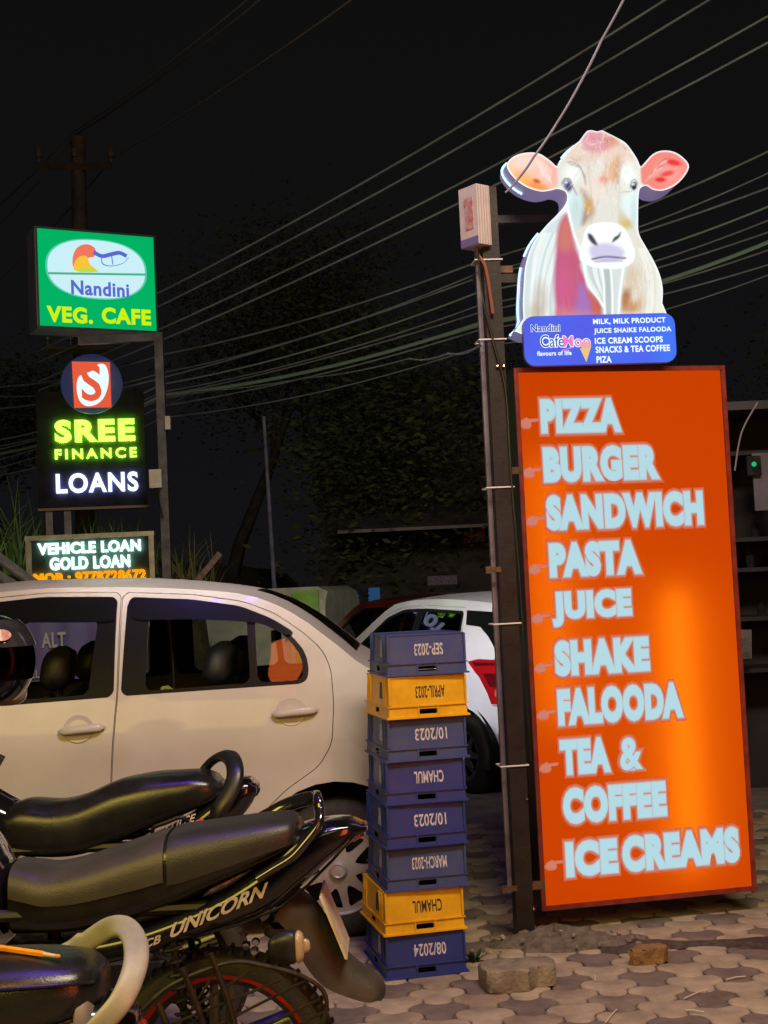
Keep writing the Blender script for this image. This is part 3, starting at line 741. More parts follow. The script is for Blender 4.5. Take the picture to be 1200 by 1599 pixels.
mb = MB(); mb.prism([uvp(800 + x * k5, 480 + y * k5) for x, y in circ(508, 262, 40, 24, 16)], fm, -.0365, -.036); mb.build('plaque_emblem', emit('scoop_pink', lin(244, 170, 176), 1.0), S2.t, smooth=0)

# ------------------------------------------------------------------ stack of milk crates
m_cb = mat('crate_blue', (.010, .026, .215), .42, nscale=8, ncol=(.026, .046, .165), bscale=200, bamt=.06, rvar=.12, detail=9)
m_cb2 = mat('crate_blue_dusty', (.020, .040, .215), .52, nscale=6, ncol=(.055, .080, .165), bscale=200, bamt=.06, rvar=.12, detail=9)
m_cy = mat('crate_yellow', (.80, .45, .008), .42, nscale=9, ncol=(.60, .31, .008), bscale=200, bamt=.05, rvar=.12, detail=9)
m_tagw = mat('crate_tag', (.30, .30, .40), .6, nscale=40, namt=.5)
CW, CD, CH = .322, .425, .166
def crate(loc, rz, m, words, label, wear, m_txt):
    t = thing('milk_crate', label, 'crate', loc, rz, 'stacked milk crates')
    # upside-down crate: rim at the bottom, floor on top; outer walls with ribs and a handle slot in the front
    z_r, z_t = .048, CH - .004
    def wall(mb, fmap, half, slot):
        out = [(-half, 0.0), (half, 0.0), (half + .000, CH - .004), (-half, CH - .004)]
        hole = [rrect(-.036, .016, .036, .036, .005, 3)] if slot else []
        panel(mb, out, hole, fmap, .05, 0, .004)
    body = MB()
    tp = lambda v: .010 * (v / CH)      # slight taper towards the top
    hw, hd = CW / 2, CD / 2
    wall(body, lambda u, v, d: (u * (1 - tp(v) / hw), tp(v) + d, v), hw - .001, True)
    wall(body, lambda u, v, d: (u * (1 - tp(v) / hw), CD - tp(v) - d, v), hw - .001, True)
    wall(body, lambda u, v, d: (-hw + tp(v) + d, hd + u * (1 - tp(v) / hd), v), hd - .002, True)
    wall(body, lambda u, v, d: (hw - tp(v) - d, hd + u * (1 - tp(v) / hd), v), hd - .002, True)
    body.box((0, hd, CH - .007), (CW - .030, CD - .030, .005))
    body.build('shell', m, t, smooth=20)
    rb = MB()
    for z, e, h in ((.004, .008, .007), (z_r, .006, .005), (CH - .005, .003, .006)):
        k = tp(z); x0, y0 = hw - k + e, -e + k; y1 = CD - k + e; b = .010
        rb.box((0, y0 + b / 2, z), (2 * x0, b, h)); rb.box((0, y1 - b / 2, z), (2 * x0, b, h))
        rb.box((-x0 + b / 2, hd, z), (b, y1 - y0 - 2 * b, h)); rb.box((x0 - b / 2, hd, z), (b, y1 - y0 - 2 * b, h))
    for x in (-hw + .004, hw - .004): 
        rb.box((x * .985, .002, CH * .5 + .024), (.008, .012, CH - z_r - .012))
    for y in (.05, .09, .33, .37): rb.box((-hw + .0055, y, CH * .5 + .024), (.012, .007, CH - z_r - .012))
    # slot surround
    for x in (-.040, .040): rb.box((x, -.001 + tp(.026), .026), (.006, .008, .036))
    rb.build('rib', m, t, smooth=0)
    # tag on the long side
    f2 = lambda u, v, d: (-hw + tp(v) + d, u, v)
    tg = MB(); tg.prism(rrect(.10, .075, .16, .14, .004, 2), f2, -.0035, -.001); tg.build('side_mark', m_tagw if m is not m_cy else m_btext, t, smooth=0)
    w = MB(); f1 = lambda u, v, d: (u * (1 - tp(v) / hw), tp(v) + d, v)
    u0, u1, v0, v1 = words[1]
    text(w, words[0], u0, u1, v0, v1, f1, -.0012, bold=.018, flip=True)
    w.build('lettering', m_txt, t, smooth=0)
    return t
base = G(603, 1532); ang = R(12)
cr_rows = [('08/2024', m_cb, 'darkest blue crate at the foot of the stack, standing on the pavers', 0),
           ('CHAMUL', m_cy, 'yellow crate near the foot of the stack with an upside-down black word', 0),
           ('MARCH-2023', m_cb2, 'blue crate marked with a March date, on the lower yellow crate', 0),
           ('10/2023', m_cb, 'lower of two blue crates with the same October date', 0),
           ('CHAMUL', m_cb, 'blue crate with a white upside-down word instead of a date', 0),
           ('10/2023', m_cb2, 'upper blue crate with an October date, directly under a yellow one', 0),
           ('APRIL-2023', m_cy, 'upper yellow crate with a smudged April date in black', 0),
           ('SEP-2023', m_cb2, 'dusty blue crate marked September on top of the stack', 0)]
z = 0.0; tx = [0, -.006, .004, .003, .002, .008, .010, .006]
for k, (w, m_, lb, _) in enumerate(cr_rows):
    rz = ang + R((0, 1.5, -.8, .6, -1.2, .4, 1.0, -1.6)[k])
    wd = {'CHAMUL': (-.048, .075), '10/2023': (-.05, .085), '08/2024': (-.05, .085), 'SEP-2023': (-.05, .07), 'APRIL-2023': (-.05, .075), 'MARCH-2023': (-.06, .085)}[w]
    off = tx[k] + .0073 * k
    L = (base.x + CW / 2 * math.cos(ang) + off + .004, base.y + CW / 2 * math.sin(ang) + .003 * (k % 3) - .002 * k * 0, z)
    crate(L, rz, m_, (w, (*wd, .078, .125)), lb, 0, m_btext if m_ is m_cy else m_wtext)
    z += CH + .0005

# ------------------------------------------------------------------ cars
def arclen(pts):
    d = np.r_[0, np.cumsum(np.hypot(*np.diff(np.array(pts), axis=0).T))]; return d
class Car:
    """body panels cut from two surfaces: the flank y(x,z) and the cap that runs bumper - roof - bumper"""
    def __init__(s, cfg):
        s.c = cfg; E = smoothpts(cfg['edge'], 8); s.E = np.array(E); s.s = arclen(E); s.L = s.s[-1]
        cs = cfg['crown']; s.ck = [q[0] for q in cs]; s.cv = [q[1] for q in cs]
        s.xa, s.xb = s.E[:, 0].min(), s.E[:, 0].max(); s.hw = cfg['hw']
        zz, ww = zip(*cfg['flank']); s.zz, s.ww = zz, ww
        fine = np.linspace(zz[0], zz[-1], 200); w = np.interp(fine, zz, ww); k = np.ones(9) / 9; wp = np.pad(w, 4, mode='edge'); s.fz, s.fw = fine, np.convolve(wp, k, 'valid')
        t = np.gradient(s.E, axis=0); t /= np.linalg.norm(t, axis=1)[:, None]; s.N = np.stack([-t[:, 1], t[:, 0]], 1)
        for i in range(len(s.N)):
            pass
        m = s.E.mean(0)
        if np.sum(((s.E - m) * s.N).sum(1)) < 0: s.N = -s.N
        k2 = np.ones(7) / 7
        s.N = np.stack([np.convolve(np.pad(s.N[:, i], 3, mode='edge'), k2, 'valid') for i in (0, 1)], 1)
    def half(s, x, z, d=0):
        xm, hl = (s.xa + s.xb) / 2, (s.xb - s.xa) / 2
        q = max(0, (abs(x - xm) / hl - .60) / .40)
        w = s.hw * (1 - s.c.get('plan', .13) * min(q, 1.1) ** 2.2) + float(np.interp(z, s.fz, s.fw))
        for (ax, az, ar) in s.c['arches']:
            r = math.hypot(x - ax, z - az)
            if r < ar + .09: w += .012 * max(0, 1 - (r - ar) / .09) if r > ar else .012
        return w - d
    def flank(s, sg):
        return lambda x, z, d: (x, s.hw + sg * s.half(x, z, d), z)
    def cap(s, q, t, d):
        """q: metres along the edge line, t: -1..1 across"""
        ex, ez = np.interp(q, s.s, s.E[:, 0]), np.interp(q, s.s, s.E[:, 1]); nx, nz = np.interp(q, s.s, s.N[:, 0]), np.interp(q, s.s, s.N[:, 1])
        c = float(np.interp(q / s.L, s.ck, s.cv)); k = c * (1 - abs(t) ** 2.6) - d * (1 - .0 * abs(t))
        return (float(ex + nx * k), s.hw + t * s.half(ex, ez, 0), float(ez + nz * k))
    def qx(s, x, upper=True):
        """edge position (metres) of the point on the upper line at abscissa x"""
        best = None
        for i in range(len(s.E) - 1):
            a, b = s.E[i], s.E[i + 1]
            if (a[0] - x) * (b[0] - x) <= 0 and a[0] != b[0]:
                z = a[1] + (b[1] - a[1]) * (x - a[0]) / (b[0] - a[0])
                if best is None or z > best[0]: best = (z, s.s[i] + (s.s[i + 1] - s.s[i]) * abs((x - a[0]) / (b[0] - a[0])))
        return best[1]
def wheel(t, x, y, r, sg, kind, m_rim):
    w = thing('wheel', None, None); w.parent = t; w.location = (x, y, r)
    T = MB(); bw = .085
    T.lathe([(r * .64, -bw), (r * .72, -bw - .006), (r * .90, -bw - .004), (r * .965, -bw + .012), (r, -bw + .03), (r, bw - .03), (r * .965, bw - .012), (r * .9, bw), (r * .64, bw)], (0, 0, 0), 'Y', 48)
    T.build('tyre', m_rub, w, 40)
    Rm = MB(); rr = r * .665
    f = sg * (bw - .004)
    def pol(u, v, d):
        q = math.hypot(u, v) / rr
        return (u, f - sg * d - sg * (.020 * (1 - q) ** 2 * -1 + .012 * max(0, q - .55)), v)
    holes = []
    ns = cfgspokes[kind]
    for k in range(ns):
        a = 2 * math.pi * (k + .5) / ns; ha = math.pi / ns
        pts = []
        for rad, am in ((.86, .66), (.80, .74), (.52, .50), (.42, .18)):
            pts.append((rad, am))
        poly = [(rr * rd * math.cos(a + ha * am), rr * rd * math.sin(a + ha * am)) for rd, am in pts] + [(rr * rd * math.cos(a - ha * am), rr * rd * math.sin(a - ha * am)) for rd, am in pts[::-1]]
        holes.append(poly)
    panel(Rm, circ(0, 0, rr, n=56), holes, pol, .02, 0, .018)
    Rm.lathe([(rr * 1.0, f - sg * .004), (rr * 1.03, f + sg * .004), (rr * .97, f + sg * .006), (rr * .93, f - sg * .003)], (0, 0, 0), 'Y', 48)
    Rm.build('rim', m_rim, w, 30)
    H = MB(); H.lathe([(0, f + sg * .030), (rr * .17, f + sg * .029), (rr * .20, f + sg * .022), (rr * .20, f)], (0, 0, 0), 'Y', 24)
    H.lathe([(rr * .12, f + sg * .0295), (rr * .145, f + sg * .033), (rr * .165, f + sg * .0295)], (0, 0, 0), 'Y', 24); H.build('hub_cap', m_rim, w, 30)
    Bd = MB(); Bd.lathe([(0, f - sg * .05), (rr * .98, f - sg * .05), (rr * .98, f - sg * .06)], (0, 0, 0), 'Y', 32); Bd.build('brake_disc', m_dark, w)
    return w
cfgspokes = {'cover': 9, 'alloy': 7}
m_white_car = mat('pearl_white_paint', (.52, .495, .445), .44, spec=.38, coat=.25, nscale=2.5, ncol=(.44, .415, .365), detail=8)
m_white2 = mat('cool_white_paint', (.72, .72, .74), .38, coat=.5, nscale=3, ncol=(.62, .62, .64), detail=8)
m_redcar = mat('dark_red_paint', (.17, .015, .018), .3, coat=.8, nscale=3, namt=.3)
m_beige = mat('beige_lining', (.50, .42, .31), .8, nscale=20, namt=.15)
m_dlin = mat('door_lining', (.10, .09, .075), .8, nscale=20, namt=.2)
m_seat = mat('car_seat_leatherette', (.020, .019, .018), .45, nscale=30, namt=.5, bscale=90, bamt=.15)
m_cglass = glassmat('car_glass', (.93, .95, .94))
m_cglass_d = glassmat('car_glass_tinted', (.10, .13, .12))
m_trim = mat('trim_black', (.006, .006, .006), .3, spec=.12)
m_visor = mat('visor_smoke_black', (.006, .006, .006), .22, spec=.15)
m_tail = mat('tail_lens_red', (.36, .006, .010), .12, coat=1.0)
m_tail_d = mat('tail_lens_dark', (.10, .004, .008), .12, coat=1.0)
m_tail_c = mat('tail_lens_clear', (.42, .20, .18), .10, coat=1.0)
def chaikin(p, n=2):
    p = [np.array(q, float) for q in p]
    for _ in range(n):
        o = []
        for a, b in zip(p, p[1:] + p[:1]):
            L = np.linalg.norm(b - a); c = min(.25, (.022 if _ == 0 else .007) / max(L, 1e-6)); o += [a * (1 - c) + b * c, a * c + b * (1 - c)]
        p = o
    return [tuple(q) for q in p]
def build_car(cfg, name, label, loc, rz, paint, group=None):
    C_ = Car(cfg); t = thing(name, label, 'car', loc, rz, group)
    st = .10
    outl_ = [tuple(q) for q in C_.E] + cfg['bottom']
    # body shell (both flanks + cap without the glass openings)
    body = MB()
    doors = [{**d_, 'outline': chaikin(d_['outline']), 'opening': chaikin(d_['opening']), 'panes': [chaikin(q) for q in d_['panes']], **({'visor': chaikin(d_['visor'])} if 'visor' in d_ else {})} for d_ in cfg['doors']]; grow = lambda poly, e: [tuple(np.array(p_) + (np.array(p_) - np.mean(poly, axis=0)) / max(1e-6, np.linalg.norm(np.array(p_) - np.mean(poly, axis=0))) * e) for p_ in poly]
    opens = [grow(d_['outline'], .0035) for d_ in doors] + cfg.get('flank_open', [])
    for sg in (-1, 1): panel(body, outl_, opens, C_.flank(sg), st, 0, .02, 1)
    gl = []
    for nm, xa, xb, ta, tb in cfg['screens']:
        qa, qb = sorted((C_.qx(xa), C_.qx(xb))); gl.append((nm, [(qa, -ta), (qb, -tb), (qb, tb), (qa, ta)]))
    T0 = .988
    full = [(0, -T0), (C_.L, -T0), (C_.L, T0), (0, T0)]
    full = dens([(0, -1), (C_.L, -1)], .06, False) + dens([(C_.L, 1), (0, 1)], .06, False)
    panel(body, full, [g_[1] for g_ in gl], C_.cap, .09, 0, .02, 1)
    body.build('body', [paint, m_beige], t, smooth=32)
    fl = MB(); fl.box(((C_.xa + C_.xb) / 2, C_.hw, .24), (C_.xb - C_.xa - .3, 2 * C_.hw - .16, .02)); fl.box(((C_.xa + C_.xb) / 2 - .1, C_.hw, .62), (.04, 2 * C_.hw - .2, .3)) if False else None
    for (ax, az, ar) in cfg['arches']:
        for yy in (.02 + .05, 2 * C_.hw - .07):
            pass
        fl.tube([(ax + (ar + .015) * math.cos(a_), C_.hw, az + (ar + .015) * math.sin(a_)) for a_ in [R(q) for q in range(-10, 191, 10)]], .004, 4)
        for yy in (.26, 2 * C_.hw - .26): fl.lathe([(0, 0), (ar + .05, 0)], (ax, yy, az), 'Y', 24)
        ring = [[(ax + (ar + .03) * math.cos(R(q)), yy, az + (ar + .03) * math.sin(R(q))) for q in range(-14, 195, 8)] for yy in (.03, .27)]
        fl.loft(ring, caps=False); ring = [[(a_, 2 * C_.hw - b_, c_) for a_, b_, c_ in rg] for rg in ring]; fl.loft(ring, caps=False)
    fl.build('underbody', m_trim, t, smooth=40)
    for nm, poly in gl:
        # black ceramic border and the clear pane inside it
        mq = np.mean(poly, axis=0); inner = [(mq[0] + (a_ - mq[0]) * .90, b_ * .93) for a_, b_ in poly]
        gp = MB(); panel(gp, poly, [inner], C_.cap, .07, .001, .006); f_ = gp.build(nm + '_border', m_trim, t)
        gp = MB(); panel(gp, inner, [], C_.cap, .07, .002, .005); gp.build(nm, cfg['glass'], f_)
    for d_ in doors:
        for sg in (-1, 1):
            mb = MB(); panel(mb, d_['outline'], [d_['opening']], C_.flank(sg), st * .7, 0, .018, 1)
            dr = mb.build('door', [paint, m_dlin], t, smooth=32)
            fr_ = MB(); panel(fr_, d_['opening'], d_['panes'], C_.flank(sg), .08, .003, .014); fr_.build('window_frame', m_trim, dr)
            for pn in d_['panes']:
                gp = MB(); panel(gp, pn, [], C_.flank(sg), .08, .008, .011); gp.build('window_pane', d_.get('glass', cfg['glass']), dr)
            if 'visor' in d_:
                gp = MB(); panel(gp, d_['visor'], [], C_.flank(sg), .06, -.012, -.007); gp.build('rain_visor', m_visor, dr)
            if 'handle' in d_:
                hx, hz, hl = d_['handle']; fk = C_.flank(sg)
                if d_.get('hidden'): continue
                # cup: shallow dish sunk... built as a rimmed disc, with the bar over it
                cup = MB(); rg = []
                for rad, dp in ((.060, -.0005), (.055, .001), (.047, .010), (.030, .016), (.001, .018)):
                    rg.append([fk(hx - .0 + rad * 1.12 * math.cos(a_), hz - .004 + rad * math.sin(a_), dp - .0195 if rad < .05 else dp - .0025) for a_ in np.linspace(0, 2 * math.pi, 25)[:-1]])
                # recess shown by a darker inset lens shape
                cup = MB(); rr_ = [[fk(hx + rad * 1.12 * math.cos(a_), hz - .004 + rad * math.sin(a_), dp) for a_ in np.linspace(0, 2 * math.pi, 29)[:-1]] for rad, dp in ((.062, .002), (.058, -.0035), (.050, -.0015), (.030, .0012), (.004, .0018))]
                cup.loft(rr_); cup.build('handle_cup', paint, dr, smooth=50)
                bar = MB(); rings = []
                for k in range(13):
                    u = k / 12; x = hx + .015 + (u - .5) * hl; e = (1 - abs(2 * u - 1) ** 6) ** .5; bz = hz + .012 * math.sin(math.pi * u) * .3 - .006 + .012 * (u - .5)
                    o_ = .012 + .020 * math.sin(math.pi * min(1, max(0, u * 1.0))) ** .6
                    rings.append([fk(x, bz + (.017 * e + .001) * math.sin(a_), -o_ - (.009 * e + .001) * math.cos(a_)) for a_ in np.linspace(0, 2 * math.pi, 13)[:-1]])
                bar.loft(rings); bar.build('door_handle', paint, dr, smooth=60)
    for nm, poly, m_, dd, th in cfg.get('flank_parts', []):
        for sg in (-1, 1):
            mb = MB(); panel(mb, poly, [], C_.flank(sg), .06, dd, dd + th); mb.build(nm, m_, t, smooth=40)
    for nm, poly, m_, dd, th in cfg.get('cap_parts', []):
        mb = MB(); panel(mb, poly(C_), [], C_.cap, .05, dd, dd + th); mb.build(nm, m_, t, smooth=40)
    for (ax, az, ar) in cfg['arches']:
        for sg, yy in ((-1, .115), (1, 2 * C_.hw - .115)): wheel(t, ax, yy, cfg['wr'], sg, cfg['rimkind'], cfg['rim'])
    # inside: floor, seats, dash
    for sx_ in cfg['front_seats']:
        for yy in (C_.hw - .36, C_.hw + .36): car_seat(t, sx_, yy, .50, cfg.get('seatz', .34))
    rx, rw = cfg['rear_seat']
    mb = MB(); mb.box((rx - .22, C_.hw, .50), (.48, 1.24, .16)); mb.box((rx + .06, C_.hw, .78), (.14, 1.26, .56), ry=R(14)); mb.build('rear_seat', m_seat, t, smooth=0)
    for yy in (C_.hw - .40, C_.hw + .40):
        headrest(t, rx + .13, yy, 1.20)
    mb = MB(); mb.box((rx + .42, C_.hw, 1.04), (.42, 1.2, .02)); mb.build('parcel_shelf', m_seat, t, smooth=0)
    mb = MB(); mb.box((cfg['dash'], C_.hw, .86), (.45, 1.34, .30)); mb.lathe([(.17, -.012), (.185, 0), (.17, .012), (.155, 0)], (cfg['dash'] + .38, C_.hw + .36, .93), 'X', 24, closed=True); mb.build('dashboard', m_trim, t, smooth=0)
    return t, C_
def headrest(parent, x, y, z):
    rings = []
    for k in range(9):
        u = -1 + 2 * k / 8; e = max(.05, (1 - abs(u) ** 3.2)) ** .45
        rings.append([(x + .078 * e * math.copysign(abs(math.cos(a_)) ** .7, math.cos(a_)) + .02 * (u), y + .125 * (1 - .18 * (u + 1) / 2) * e * math.copysign(abs(math.sin(a_)) ** .7, math.sin(a_)), z + .105 * u) for a_ in np.linspace(0, 2 * math.pi, 21)[:-1]])
    mb = MB(); mb.loft(rings); mb.tube([(x, y - .05, z - .2), (x, y - .05, z)], .006, 6); mb.tube([(x, y + .05, z - .2), (x, y + .05, z)], .006, 6)
    return mb.build('headrest', m_seat, parent, smooth=60)
def car_seat(parent, x, y, w, zb):
    def pad(c0, c1, th, wd):
        rings = []
        for k in range(9):
            u = k / 8; p_ = Vector(c0).lerp(Vector(c1), u); ax = (Vector(c1) - Vector(c0)).normalized(); nrm = Vector((ax.z, 0, -ax.x)); e = (1 - abs(2 * u - 1) ** 5) ** .4 * .96 + .04
            rings.append([p_ + nrm * th * e * math.copysign(abs(math.cos(a_)) ** .6, math.cos(a_)) + Vector((0, wd * e * math.copysign(abs(math.sin(a_)) ** .6, math.sin(a_)), 0)) for a_ in np.linspace(0, 2 * math.pi, 21)[:-1]])
        return rings
    mb = MB(); mb.loft(pad((x - .46, y, zb + .17), (x + .04, y, zb + .12), .075, w / 2)); mb.loft(pad((x - .02, y, zb + .14), (x + .20, y, zb + .76), .065, w / 2 * .94)); mb.build('front_seat', m_seat, parent, smooth=60)
    headrest(parent, x + .24, y, zb + .87)

# sedan, seen from its left side, rear to the right
def arcp(ax, az, r, a0, a1, n=14): return [(ax + r * math.cos(R(a0 + (a1 - a0) * k / n)), az + r * math.sin(R(a0 + (a1 - a0) * k / n))) for k in range(n + 1)]
sed = dict(
    edge=[(.47, .27), (.515, .42), (.525, .60), (.515, .78), (.50, .96), (.46, 1.075), (.36, 1.12), (.17, 1.165), (.02, 1.285), (-.12, 1.395), (-.25, 1.472), (-.40, 1.522), (-.62, 1.553), (-.95, 1.578), (-1.30, 1.588), (-1.60, 1.570), (-1.80, 1.515), (-2.10, 1.31), (-2.42, 1.085), (-2.55, 1.03), (-2.90, .97), (-3.20, .86), (-3.31, .72), (-3.34, .52), (-3.28, .27)],
    crown=[(0, .07), (.10, .08), (.17, .04), (.22, .03), (.26, .035), (.34, .035), (.42, .048), (.5, .048), (.58, .07), (.66, .10), (.74, .05), (.86, .06), (.92, .12), (1, .10)],
    bottom=arcp(-2.43, .30, .375, 180 - 6, 6)[0:0] + [(-2.83, .24)] + arcp(-2.43, .30, .385, 189, -9, 16) + [(-2.02, .22), (-.42, .22)] + arcp(0, .30, .385, 189, -9, 16) + [(.40, .25)],
    arches=[(0, .30, .385), (-2.43, .30, .385)], hw=.845, plan=.15,
    flank=[(.1, -.06), (.24, -.045), (.40, -.012), (.60, -.002), (.80, -.004), (.895, 0.0), (.93, -.012), (1.03, -.028), (1.10, -.05), (1.30, -.118), (1.48, -.195), (1.60, -.26)],
    wr=.298, rimkind='cover', rim=mat('wheel_cover_silver', (.50, .47, .46), .4, .2, nscale=8, ncol=(.36, .31, .29)), glass=m_cglass,
    screens=[('rear_screen', .10, -.36, .62, .56), ('windscreen', -1.66, -2.40, .84, .90)],
    doors=[dict(outline=[(-.937, 1.553), (-.62, 1.528), (-.39, 1.486), (-.247, 1.428), (-.12, 1.337), (-.036, 1.258), (.002, 1.171), (.010, 1.02), (-.004, .849), (-.064, .754), (-.209, .663), (-.326, .557), (-.40, .42), (-.42, .27), (-.985, .27), (-.97, .735), (-.940, 1.10)],
                opening=[(-.915, 1.52), (-.60, 1.497), (-.41, 1.458), (-.275, 1.400), (-.165, 1.322), (-.105, 1.245), (-.092, 1.157), (-.115, 1.112), (-.93, 1.094)],
                panes=[[(-.815, 1.44), (-.372, 1.418), (-.355, 1.125), (-.825, 1.112)], [(-.335, 1.412), (-.265, 1.382), (-.178, 1.305), (-.128, 1.235), (-.117, 1.160), (-.135, 1.128), (-.322, 1.124)]],
                visor=[(-.912, 1.532), (-.62, 1.508), (-.40, 1.468), (-.255, 1.405), (-.150, 1.335), (-.19, 1.325), (-.30, 1.385), (-.43, 1.402), (-.62, 1.418), (-.86, 1.424), (-.90, 1.45)],
                handle=(-.175, .998, .21)),
           dict(outline=[(-.947, 1.554), (-1.30, 1.566), (-1.58, 1.55), (-1.78, 1.495), (-2.06, 1.295), (-2.24, 1.12), (-2.26, .95), (-2.20, .70), (-2.10, .27), (-.992, .27), (-.978, .735), (-.948, 1.10)],
                opening=[(-.962, 1.52), (-1.30, 1.537), (-1.57, 1.52), (-1.75, 1.465), (-2.02, 1.275), (-2.16, 1.13), (-2.10, 1.055), (-.960, 1.092)],
                panes=[[(-1.045, 1.44), (-1.56, 1.475), (-1.73, 1.43), (-1.97, 1.25), (-2.08, 1.12), (-2.04, 1.082), (-1.075, 1.106)]],
                visor=[(-.957, 1.535), (-1.30, 1.55), (-1.57, 1.532), (-1.76, 1.48), (-1.99, 1.315), (-1.93, 1.31), (-1.72, 1.425), (-1.55, 1.445), (-1.1, 1.425), (-.965, 1.425)],
                handle=(-1.112, .966, .21))],
    front_seats=[-1.545], rear_seat=(-.66, .4), dash=-2.2,
    flank_parts=[('fuel_lid', circ(.155, .905, .085, n=28), m_white_car, -.0015, .004), ('tail_lamp', [(.34, .98), (.50, .95), (.52, .72), (.43, .70), (.37, .80)], m_tail, -.006, .006), ('headlamp', [(-3.26, .80), (-2.96, .93), (-2.84, .88), (-3.0, .76), (-3.28, .70)], mat('lamp_lens', (.5, .5, .52), .08, coat=1), -.006, .006),
                 ('sill_trim', [(-2.02, .22), (-.42, .22), (-.44, .27), (-2.0, .27)], m_trim, -.004, .004)],
    cap_parts=[('bumper', lambda c: [(.02, -.9), (.30, -.9), (.30, .9), (.02, .9)], m_white_car, -.006, .01), ('number_plate', lambda c: [(.36, -.3), (.47, -.3), (.47, .3), (.36, .3)], m_white, -.008, .004)],
)
build_car(sed, 'sedan', 'white sedan with black rain visors parked side-on behind the motorcycles', (-.272, 5.93, 0), R(0), m_white_car)

# hatchback, seen from behind its left rear corner
hat = dict(
    edge=[(.47, .28), (.535, .42), (.55, .60), (.53, .74), (.50, .90), (.46, 1.05), (.40, 1.20), (.33, 1.34), (.29, 1.42), (.20, 1.452), (-.20, 1.485), (-.70, 1.50), (-1.15, 1.485), (-1.40, 1.43), (-1.80, 1.20), (-2.10, 1.045), (-2.30, .99), (-2.75, .90), (-3.05, .76), (-3.18, .60), (-3.20, .45), (-3.12, .26)],
    crown=[(0, .10), (.08, .14), (.12, .08), (.2, .07), (.27, .05), (.30, .045), (.5, .045), (.62, .07), (.7, .10), (.80, .05), (.9, .10), (1, .12)],
    bottom=[(-2.85, .22)] + arcp(-2.45, .30, .375, 189, -9, 16) + [(-2.04, .21), (-.41, .21)] + arcp(0, .30, .375, 189, -9, 16) + [(.40, .25)],
    arches=[(0, .30, .375), (-2.45, .30, .375)], hw=.865, plan=.15,
    flank=[(.1, -.07), (.24, -.05), (.40, -.02), (.60, -.008), (.80, .0), (.92, .004), (.99, -.015), (1.06, -.05), (1.30, -.14), (1.45, -.20), (1.6, -.27)],
    wr=.295, rimkind='alloy', rim=mat('alloy_dark', (.16, .16, .17), .35, .6), glass=m_cglass_d,
    screens=[('rear_screen', .455, .315, .80, .74), ('windscreen', -1.44, -2.12, .84, .90)],
    doors=[dict(outline=[(-.12, 1.425), (-.80, 1.452), (-.87, 1.1), (-.90, .70), (-.90, .27), (-.42, .27), (-.38, .48), (-.24, .64), (-.08, .75), (-.03, .90), (-.05, 1.15)],
                opening=[(-.14, 1.40), (-.79, 1.428), (-.84, 1.03), (-.12, 1.06), (-.10, 1.15)],
                panes=[[(-.165, 1.375), (-.765, 1.40), (-.805, 1.055), (-.155, 1.085), (-.14, 1.16)]], handle=(0, 0, 0), hidden=True),
           dict(outline=[(-.81, 1.452), (-1.12, 1.445), (-1.38, 1.385), (-1.75, 1.16), (-1.98, 1.02), (-2.06, .9), (-2.02, .5), (-2.0, .27), (-.91, .27), (-.91, .70), (-.88, 1.1)],
                opening=[(-.825, 1.428), (-1.12, 1.42), (-1.36, 1.36), (-1.72, 1.14), (-1.86, 1.03), (-1.84, 1.0), (-.86, 1.03)],
                panes=[[(-.855, 1.402), (-1.11, 1.394), (-1.34, 1.335), (-1.69, 1.12), (-1.78, 1.03), (-.89, 1.05)]], handle=(-1.02, .93, .2))],
    front_seats=[-1.38], rear_seat=(-.42, .4), dash=-2.05,
    flank_parts=[('pillar_trim', [(-.755, 1.425), (-.868, 1.425), (-.905, 1.045), (-.795, 1.05)], m_trim, -.002, .006), ('pillar_trim', [(-.10, 1.405), (.27, 1.385), (.36, 1.24), (.415, 1.13), (.39, 1.10), (.33, 1.125), (.25, 1.20), (.13, 1.275), (-.06, 1.295)], m_trim, -.003, .008),
                 ('tail_lamp', [(.10, 1.015), (.22, 1.035), (.38, 1.03), (.47, 1.02), (.525, .80), (.55, .70), (.36, .70), (.33, .78), (.26, .90), (.17, .97)], m_tail, -.010, .012),
                 ('lamp_segment', [(.30, .93), (.50, .93), (.53, .82), (.36, .83)], m_tail_d, -.0125, .002), ('lamp_segment', [(.41, .81), (.53, .80), (.545, .755), (.40, .76)], m_tail_c, -.0125, .002), ('lamp_segment', [(.16, 1.012), (.46, 1.008), (.47, .99), (.20, .985)], m_tail_d, -.0125, .002),
                 ('shut_line', [(.402, 1.10), (.407, 1.10), (.432, 1.04), (.427, 1.04)], m_trim, -.0008, .002), ('shut_line', [(.36, .69), (.44, .69), (.44, .684), (.36, .684)], m_trim, -.0008, .002),
                 ('fuel_lid', circ(.05, .86, .08, n=24), m_white2, -.0015, .004), ('headlamp', [(-3.1, .72), (-2.72, .88), (-2.6, .84), (-2.8, .70), (-3.15, .62)], mat('lamp_lens', (.5, .5, .52), .08, coat=1), -.006, .006),
                 ('sill_trim', [(-2.04, .21), (-.41, .21), (-.42, .27), (-2.0, .27)], m_trim, -.004, .004)],
    cap_parts=[('tail_lamp', lambda c: [(.46, -1), (.80, -1), (.80, -.70), (.62, -.66), (.50, -.72)], m_tail, -.008, .010), ('tail_lamp', lambda c: [(.46, 1), (.80, 1), (.80, .70), (.62, .66), (.50, .72)], m_tail, -.008, .010),
               ('rear_bumper', lambda c: [(.0, -.80), (.14, -.80), (.14, .80), (.0, .80)], m_trim, -.006, .01), ('number_plate', lambda c: [(.40, -.28), (.50, -.28), (.50, .28), (.40, .28)], m_white, -.012, .006)],
)
HB = G(724, 1240, -.078)
